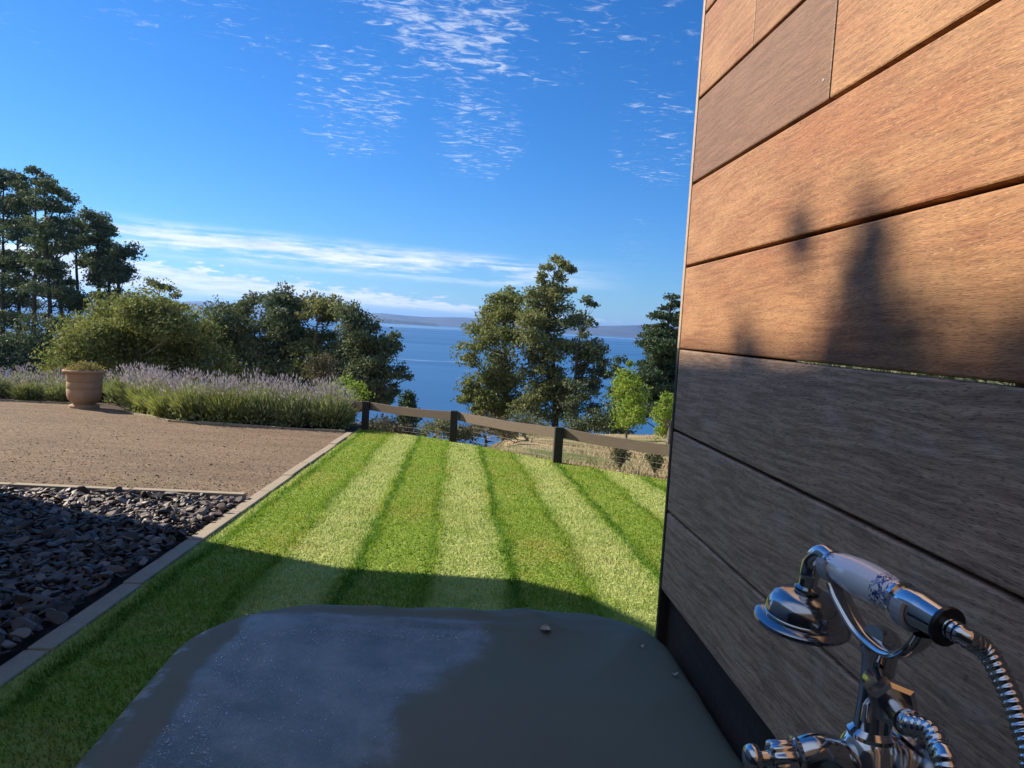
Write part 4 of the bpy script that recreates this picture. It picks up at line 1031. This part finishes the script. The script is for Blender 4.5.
def droplets():
    import bmesh
    bm = bmesh.new(); bmesh.ops.create_icosphere(bm, subdivisions=1, radius=1); bv = np.array([v.co[:] for v in bm.verts]); bf = np.array([[v.index for v in f.verts] for f in bm.faces]); bm.free()
    r = np.random.default_rng(9); V = []; Fc = []; nb = 0; c = 0
    from mathutils import noise as mn
    while c < 2400:
        x = r.uniform(-.37, .1); y = r.uniform(.78, 1.335)
        nn = mn.noise(Vector((x*9, y*9, 0)))*.05
        inside = (x+nn > -.325) and (y*.40-x+nn > .43) and y+nn < 1.285
        edge = inside and ((x+nn < -.27) or (y+nn > 1.20) or r.random() < .12)
        rim = (-.374+nn*.3 > x) and mn.noise(Vector((x*14, y*14, 4))) > -.1 and r.random() < .6
        if not (edge or rim): continue
        if not inside_rr(x, y, .012): continue
        s = r.uniform(.0004, .0011)*(1.0 if r.random() < .95 else 1.6)
        p = bv*np.array([s*r.uniform(.8, 1.4), s*r.uniform(.8, 1.3), s*.55]); 
        z = TOPZ - (0.0045 if x > -.3 else .001)*.8
        V.append(p+np.array([x, y, z+.0003])); Fc.append(bf+nb); nb += len(bv); c += 1
    m_, t, out = newmat('water_drop')
    g = t.n('ShaderNodeBsdfPrincipled', {'Base Color': (.9, .95, 1.0, 1), 'Roughness': .04, 'IOR': 1.33, 'Transmission Weight': .9}); t.link(g.outputs[0], out.inputs[0])
    o = mesh_from('water_droplets', np.concatenate(V), np.concatenate(Fc), m_, smooth=True); tag(o, 'beads of dew and rain water lying on the bath cover', 'water drops', kind='stuff')
def inside_rr(x, y, ins):
    x0, x1, y0, y1 = BX0+ins, BX1-ins, BY0+ins, BY1-ins; r = BR-ins
    qx = max(x0+r-x, x-(x1-r), 0); qy = max(y0+r-y, y-(y1-r), 0)
    return qx*qx+qy*qy < r*r
droplets()
# fallen leaf and bits of bark on the cover
def leaf_on(name, label, cat, px, py, ln, colr, seed):
    d = ray(px, py); c = d*((TOPZ-EYE-.004)/d.z); c = Vector((c.x, c.y, TOPZ)); r = random.Random(seed); a = r.uniform(0, 6.28)
    V = []; n = 9
    for i in range(n):
        t_ = i/(n-1)*2-1; wd = ln*.32*(1-t_*t_)**.7*(1+.2*r.random()); x = t_*ln*.5; zc = .002+.004*t_*t_
        for s in (-1, 0, 1): V.append((c.x+math.cos(a)*x-math.sin(a)*s*wd, c.y+math.sin(a)*x+math.cos(a)*s*wd, c.z+zc+(.0035 if s else 0)*(ln/.03)))
    Fc = []
    for i in range(n-1):
        for s in (0, 1): Fc.append((i*3+s, i*3+s+1, i*3+4+s, i*3+3+s))
    o = mesh_from(name, V, Fc, principled('fallen_leaf', colr, .8), loc=tuple(c)); tag(o, label, cat)
leaf_on('fallen_leaf', 'small orange brown fallen leaf on the bath cover against the wall', 'leaf', 718, 694, .018, (.34, .12, .045), 3)
leaf_on('bark_flake', 'pale elongated flake lying on the far part of the bath cover', 'debris', 545, 634, .024, (.34, .34, .30), 8)
leaf_on('bark_flake', 'small brownish flake on the bath cover near its far right corner', 'debris', 628, 644, .014, (.36, .30, .25), 9)
leaf_on('bark_flake', 'tiny grey flake on the bath cover next to the brownish one', 'debris', 641, 651, .010, (.36, .35, .32), 10)
leaf_on('bark_flake', 'small grey flake on the right side of the bath cover', 'debris', 674, 679, .011, (.34, .35, .33), 12)

# ------------------------------------------------------------------ bath mixer and hand shower
M_CHR = principled('chrome', (.56, .57, .585), .13, metal=1.0)
M_CHRH = principled('darkened_chrome', (.40, .41, .425), .15, metal=1.0)
M_BLACK = principled('black_rubber', (.012, .012, .014), .35)
def m_porc(t):
    P = t.coord(); at_ = t.n('ShaderNodeAttribute', attribute_name='band').outputs['Fac']
    v = t.n('ShaderNodeTexVoronoi', {'Vector': P, 'Scale': 240.0}).outputs['Distance']; n = t.noise(P, 260, 2, .5)
    sw = t.math('ABSOLUTE', t.math('SUBTRACT', t.noise(P, 150, 3, .55, 1.2), .5))
    mk = t.math('MULTIPLY', t.rng(at_, .05, .5), t.math('MAXIMUM', t.rng(sw, .055, .025), t.math('MULTIPLY', t.rng(v, .42, .3), t.rng(n, .5, .6))))
    return {'Base Color': t.mix(mk, (.80, .81, .83), (.035, .055, .22))}
M_PORC = principled('white_porcelain', (.8, .8, .82), .12, fn=m_porc, **{'Coat Weight': .6, 'Coat Roughness': .05})
M_NYLON = principled('pale_nylon_sleeve', (.42, .44, .48), .35)
EV = Vector((0, 0, EYE))
def v3(x, y, z): return Vector((x, y, z+EYE))
A = v3(.257, .4815, -.1432); B = v3(.2635, .4215, -.1428); T = v3(.270, .386, -.1455)
ax = (B-A).normalized()
hand = thing('hand_shower', 'chrome telephone style hand shower with white porcelain handle', 'hand shower', tuple(A))
# head: bell
neck = v3(.2515, .509, -.170)
hx = Vector((.02, -.10, 1)).normalized()
rimc = neck - hx*.0262; HS = .885
m = MB(); m.lathe([(a_*HS, b_*HS) for a_, b_ in [(.0005, .004), (.031, .0035), (.0355, .0015), (.0368, .003), (.0365, .0050), (.0342, .0068), (.0302, .0080), (.0300, .0100), (.0290, .0110), (.0287, .0150), (.0272, .0200), (.0238, .0248), (.0185, .0276), (.0120, .0292), (.0085, .0297), (.0085, .0308), (.010, .0315), (.010, .033), (.0075, .034), (.0065, .035)]], 56, tuple(rimc), hx)
m.build('shower_head', M_CHRH, hand, smooth=True)
elb = smooth_path([neck+hx*.003, neck+hx*.012+Vector((0, -.0005, 0)), v3(.2525, .506, -.1475), v3(.254, .4985, -.1405), v3(.2553, .4915, -.1405), A-ax*.004], 8)
m = MB(); m.tube(elb, [.0062]*8+[.0068]*(len(elb)-8), 20); m.build('elbow_pipe', M_CHR, hand, smooth=True)
m = MB(); La = (B-A).length
m.lathe([(.0075, -.006), (.0092, -.0055), (.0092, -.0035), (.0078, -.003), (.0078, -.0015), (.0088, -.001), (.0088, .001), (.007, .0012)], 32, tuple(A), ax); m.build('front_collar', M_CHR, hand, smooth=True)
prof = []; NP = 22
for i in range(NP+1):
    t_ = i/NP; r_ = .0088+.0032*math.sin(math.pi*min(1, t_*.92+.06))**.9; prof.append((r_, .001+t_*(La-.001)))
m = MB(); m.lathe(prof, 40, tuple(A), ax); o = m.build('porcelain_handle', M_PORC, hand, smooth=True)
ba = o.data.attributes.new('band', 'FLOAT', 'POINT'); vals = []
for v in o.data.vertices:
    t_ = (Vector(v.co)).dot(ax)/La; vals.append(smooth01((t_-.78)/.06) if t_ > .5 else smooth01((.10-t_)/.06)*.7)
ba.data.foreach_set('value', vals)
tx = (T-B).normalized(); Lt = (T-B).length
m = MB(); m.lathe([(.0085, 0), (.0105, .0005), (.0108, .003), (.0092, .004), (.0098, .0075), (.0105, .010), (.0105, .019), (.0100, .0215), (.0095, Lt-.005), (.0093, Lt-.001)], 36, tuple(B), tx); m.build('tail_ferrule', M_CHR, hand, smooth=True)
m = MB(); m.lathe([(.0090, 0), (.0108, .0006), (.0112, .002), (.0108, .0036), (.0080, .0042)], 36, tuple(T-tx*.002), tx); m.build('rubber_ring', M_BLACK, hand, smooth=True)
# hose: one continuous ribbed tube, from the handle out past the frame and back to the diverter
DV0 = v3(.2690, .444, -.2035); DV1 = v3(.2505, .388, -.1955)
dx = (DV1-DV0).normalized(); DVE = DV1+dx*.011
hose_pts = [T+tx*.002, T+tx*.012, atx(985, 650, .284), atx(1004, 682, .289), atx(1021, 724, .291), atx(1032, 775, .290), v3(.285, .335, -.26), v3(.275, .318, -.33), v3(.262, .30, -.372), v3(.25, .29, -.37), v3(.243, .295, -.33), atx(950, 790, .245), atx(940, 752, .2475), atx(930, 731, .249), DVE+dx*.006, DVE]
hp = smooth_path(hose_pts, 90)
dense = []; L = [0]
for p, q in zip(hp, hp[1:]): L.append(L[-1]+(q-p).length)
tot = L[-1]; step = .0004; k_ = 0; s = 0; rads = []; from math import sin
while s < tot:
    while L[k_+1] < s: k_ += 1
    dense.append(hp[k_].lerp(hp[k_+1], (s-L[k_])/max(1e-9, L[k_+1]-L[k_])))
    rads.append(.0054+.00034*math.sin(2*math.pi*s/.0036)); s += step
hose = thing('shower_hose', 'ribbed chrome hose looping from the hand shower to the mixer', 'hose', tuple(T))
m = MB(); m.tube(dense, rads, 16); mesh_from('ribbed_tube', m.V, m.F, M_CHR, hose, smooth=True)
# mixer
mix = thing('bath_mixer', 'chrome bath mixer tap with cradle at the wall side of the bath', 'tap', (.268, .455, EYE-.40))
cb = v3(.2765, .456, -.245)
m = MB(); m.lathe([(.017, -.14), (.017, -.06), (.022, -.052), (.024, -.04), (.024, -.02), (.0195, -.012), (.0175, -.004), (.0145, 0), (.0150, .003), (.0115, .006), (.0105, .02), (.0098, .04), (.0105, .052), (.0125, .060), (.0118, .064), (.0095, .068), (.0, .069)], 40, tuple(cb)); m.build('body_column', M_CHR, mix, smooth=True)
m = MB(); m.lathe([(.014, 0), (.030, .001), (.032, .003), (.031, .006), (.018, .010)], 40, tuple(v3(.300, .447, -.262)), (-1, 0, .15)); m.build('wall_flange', M_CHR, mix, smooth=True)
# cradle: swept strap with two forks
cr = smooth_path([A+Vector((0, -.001, -.011)), v3(.2585, .474, -.163), v3(.262, .460, -.175), v3(.2645, .443, -.180), v3(.2665, .424, -.178), v3(.268, .409, -.167), T+Vector((-.001, .016, -.0115))], 7)
m = MB(); V = []; Fc = []
for i, p in enumerate(cr):
    t_ = (cr[min(i+1, len(cr)-1)]-cr[max(i-1, 0)]).normalized(); sx = Vector((1, 0, 0)); sx = (sx-t_*sx.dot(t_)).normalized(); n_ = t_.cross(sx)
    f = abs(2*i/(len(cr)-1)-1); wd = .0075-.0015*(1-f); th = .0022+.001*(1-f)
    for k2 in range(12):
        a = 2*math.pi*k2/12; V.append(p+sx*wd*math.cos(a)+n_*th*math.sin(a))
for i in range(len(cr)-1):
    for k2 in range(12): Fc.append((i*12+k2, i*12+(k2+1) % 12, i*12+12+(k2+1) % 12, i*12+12+k2))
m.add(V, Fc); m.tube([v3(.2765, .456, -.186), v3(.2745, .452, -.180), v3(.2650, .447, -.1765)], [.0092, .0085, .0070], 20); m.build('cradle', M_CHR, mix, smooth=True)
def fork(c, axis, r_in, name, mat, lab=None):
    u = Vector((0, 0, -1)); u = (u-axis*u.dot(axis)).normalized(); v = axis.cross(u); pts = []
    for k2 in range(15):
        a = rad(-112+224*k2/14); pts.append(c+(u*math.cos(a)+v*math.sin(a))*r_in)
    m = MB(); V = []; Fc = []
    for i, p in enumerate(pts):
        rd = (p-c).normalized()
        for (q, s2) in ((-1, -.5), (1, -.5), (1, .5), (-1, .5)): V.append(p+axis*q*.0042+rd*s2*.0026)
    for i in range(14):
        for q in range(4): Fc.append((i*4+q, i*4+(q+1) % 4, i*4+4+(q+1) % 4, i*4+4+q))
    Fc += [(3, 2, 1, 0), (56, 57, 58, 59)]
    m.add(V, Fc); m.build(name, mat, mix)
fork(A-ax*.002, ax, .0107, 'cradle_fork', M_NYLON); fork(B+tx*.0125, tx, .0122, 'cradle_fork', M_NYLON)
# diverter outlet with hex nut
m = MB(); m.lathe([(.0085, 0), (.0085, .028), (.0092, .030), (.0092, .034)], 28, tuple(DV0), dx); m.build('diverter_outlet', M_CHR, mix, smooth=True)
m = MB(); m.lathe([(.0100, 0), (.0130, .0012), (.0130, .0128), (.0100, .014)], 6, tuple(DV0+dx*.034), dx); m.build('hex_nut', M_CHR, mix)
m = MB(); m.lathe([(.0068, .044), (.0068, (DVE-DV0).length+.002), (.0072, (DVE-DV0).length+.004)], 24, tuple(DV0), dx); m.build('hose_tail', M_CHR, mix, smooth=True)
# diverter lever
lv = MB(); lv.tube([v3(.272, .450, -.218), v3(.264, .443, -.220), v3(.263, .441, -.228)], [.0035, .003, .0035], 12); lv.build('diverter_lever', M_CHR, mix, smooth=True)
# left arm: elbow, fluted handle, end knob
def ay(px, py, y=.45): return aty(px, py, y)
arm = smooth_path([v3(.268, .456, -.270), ay(850, 772, .452), ay(836, 757, .45), ay(818, 750, .45), ay(798, 756, .45)], 8)
m = MB(); m.tube(arm, [.0135-.0035*(i/(len(arm)-1)) for i in range(len(arm))], 24); m.build('side_arm', M_CHR, mix, smooth=True)
e_ = arm[-1]; hd = (ay(750, 759, .45)-e_).normalized()
m = MB(); m.lathe([(.0095, -.001), (.0118, 0), (.0120, .002), (.0105, .0032)], 32, tuple(e_), hd); m.build('handle_collar', M_CHR, mix, smooth=True)
m = MB(); m.lathe([(.0098, .0034), (.0100, .005), (.0100, .0165), (.0092, .018), (.007, .019)], 60, tuple(e_), hd, flute=lambda an, h: 1+.07*math.cos(an*10)); m.build('fluted_handle', M_CHR, mix, smooth=True)
m = MB(); m.lathe([(.0045, .018), (.0042, .0235), (.0052, .0245), (.0078, .0255), (.0090, .028), (.0088, .031), (.0070, .0335), (.003, .0347), (0, .035)], 32, tuple(e_), hd); kb = m.build('end_knob', M_CHR, mix, smooth=True)

# ------------------------------------------------------------------ the house outside the picture whose shadow lies over lawn, rocks and wall
hs = thing('house', 'pale rendered house at the left outside the picture casting the long shadow', 'house', (-7, 2, 0))
M_REND = principled('cream_render', (.5, .46, .4), .9, spec=.2, fn=m_stone((.44, .40, .34), (.55, .5, .43), 4))
M_ROOF = principled('grey_roof', (.12, .12, .13), .6, spec=.3)
HX0, HX1 = -10.5, -4.4
def extrude(prof, x0, x1):
    n = len(prof); V = [(x0, y_, z_) for y_, z_ in prof]+[(x1, y_, z_) for y_, z_ in prof]
    return V, [tuple(range(n)), tuple(range(2*n-1, n-1, -1))]+[(i, n+i, n+(i+1) % n, (i+1) % n) for i in range(n)]
m = MB(); m.add(*extrude([(6.43, -.6), (6.43, 1.06+EYE), (6.3, 2.0+EYE), (3.84, 2.98+EYE), (-4, 2.98+EYE), (-4, -.3)], HX0+.1, HX1)); m.build('wall', M_REND, hs)
m = MB(); m.add(*extrude([(6.43, 1.05+EYE), (6.876, 1.73+EYE), (6.80, 1.976+EYE), (6.51, 2.147+EYE), (3.84, 3.105+EYE), (3.35, 3.125+EYE), (2.7, 3.155+EYE), (-4.2, 3.18+EYE), (-4.2, 3.0+EYE), (3.84, 2.99+EYE), (6.32, 2.02+EYE)], HX0, HX1+.004)); rf = m.build('roof', M_ROOF, hs)
m = MB(); m.box((HX1+.003, -1.45, -.1), (5.0, -1.2, EYE+1.25)); bw_ = m.build('rear_blocker', principled('dark_blocker_wall', (.06, .045, .036), .7, fn=m_wood((.045, .034, .028), (.09, .066, .05))), hs)  # unseen dark wall added behind the camera to darken chrome reflections and cut fill
wv = thing('shadow_sprays', 'added leafy shape on the house roof edge that casts soft shadows on the timber wall', 'plant', (HX1-.1, 3.25, EYE+3.1))  # unseen leaf clusters added only to cast the soft marks on the boards
rr = np.random.default_rng(31); C = []
def spray(x, y, z, sy, sz, n):
    q = rr.normal(0, 1, (n, 3)).clip(-2, 2); C.append(np.stack([x+q[:, 0]*.02, y+q[:, 1]*sy, EYE+z+q[:, 2]*sz], 1))
XC = HX1-.03
for k_ in range(11):       # tall tapering part of the shadow caster
    f = k_/10; spray(XC, 3.26+.03*math.sin(k_*1.3)+.02*f, 3.11+.165*f, .034*(1-f)**1.4+.006, .012, int(80*(1-f)+22))
spray(XC, 3.43, 3.27, .017, .016, 60); spray(XC, 3.33, 3.15, .02, .02, 40)
spray(XC, 3.555, 3.13, .028, .025, 110); spray(XC, 3.12, 3.17, .05, .012, 90); spray(XC, 3.0, 3.175, .06, .01, 90)
V, Fc = leaf_quads(np.concatenate(C), .028, rr); mesh_from('leaves', V, Fc, M_GUM, wv)
m = MB(); m.tube([(XC, 3.26, EYE+3.0), (XC, 3.27, EYE+3.18), (XC, 3.28, EYE+3.29)], [.008, .006, .003], 6); m.tube([(XC, 3.3, EYE+3.1), (XC, 3.36, EYE+3.2), (XC, 3.43, EYE+3.29)], [.005, .004, .002], 6)
m.tube([(XC, 3.55, EYE+3.0), (XC, 3.555, EYE+3.14)], .004, 6); m.build('stem', M_BARK, wv)
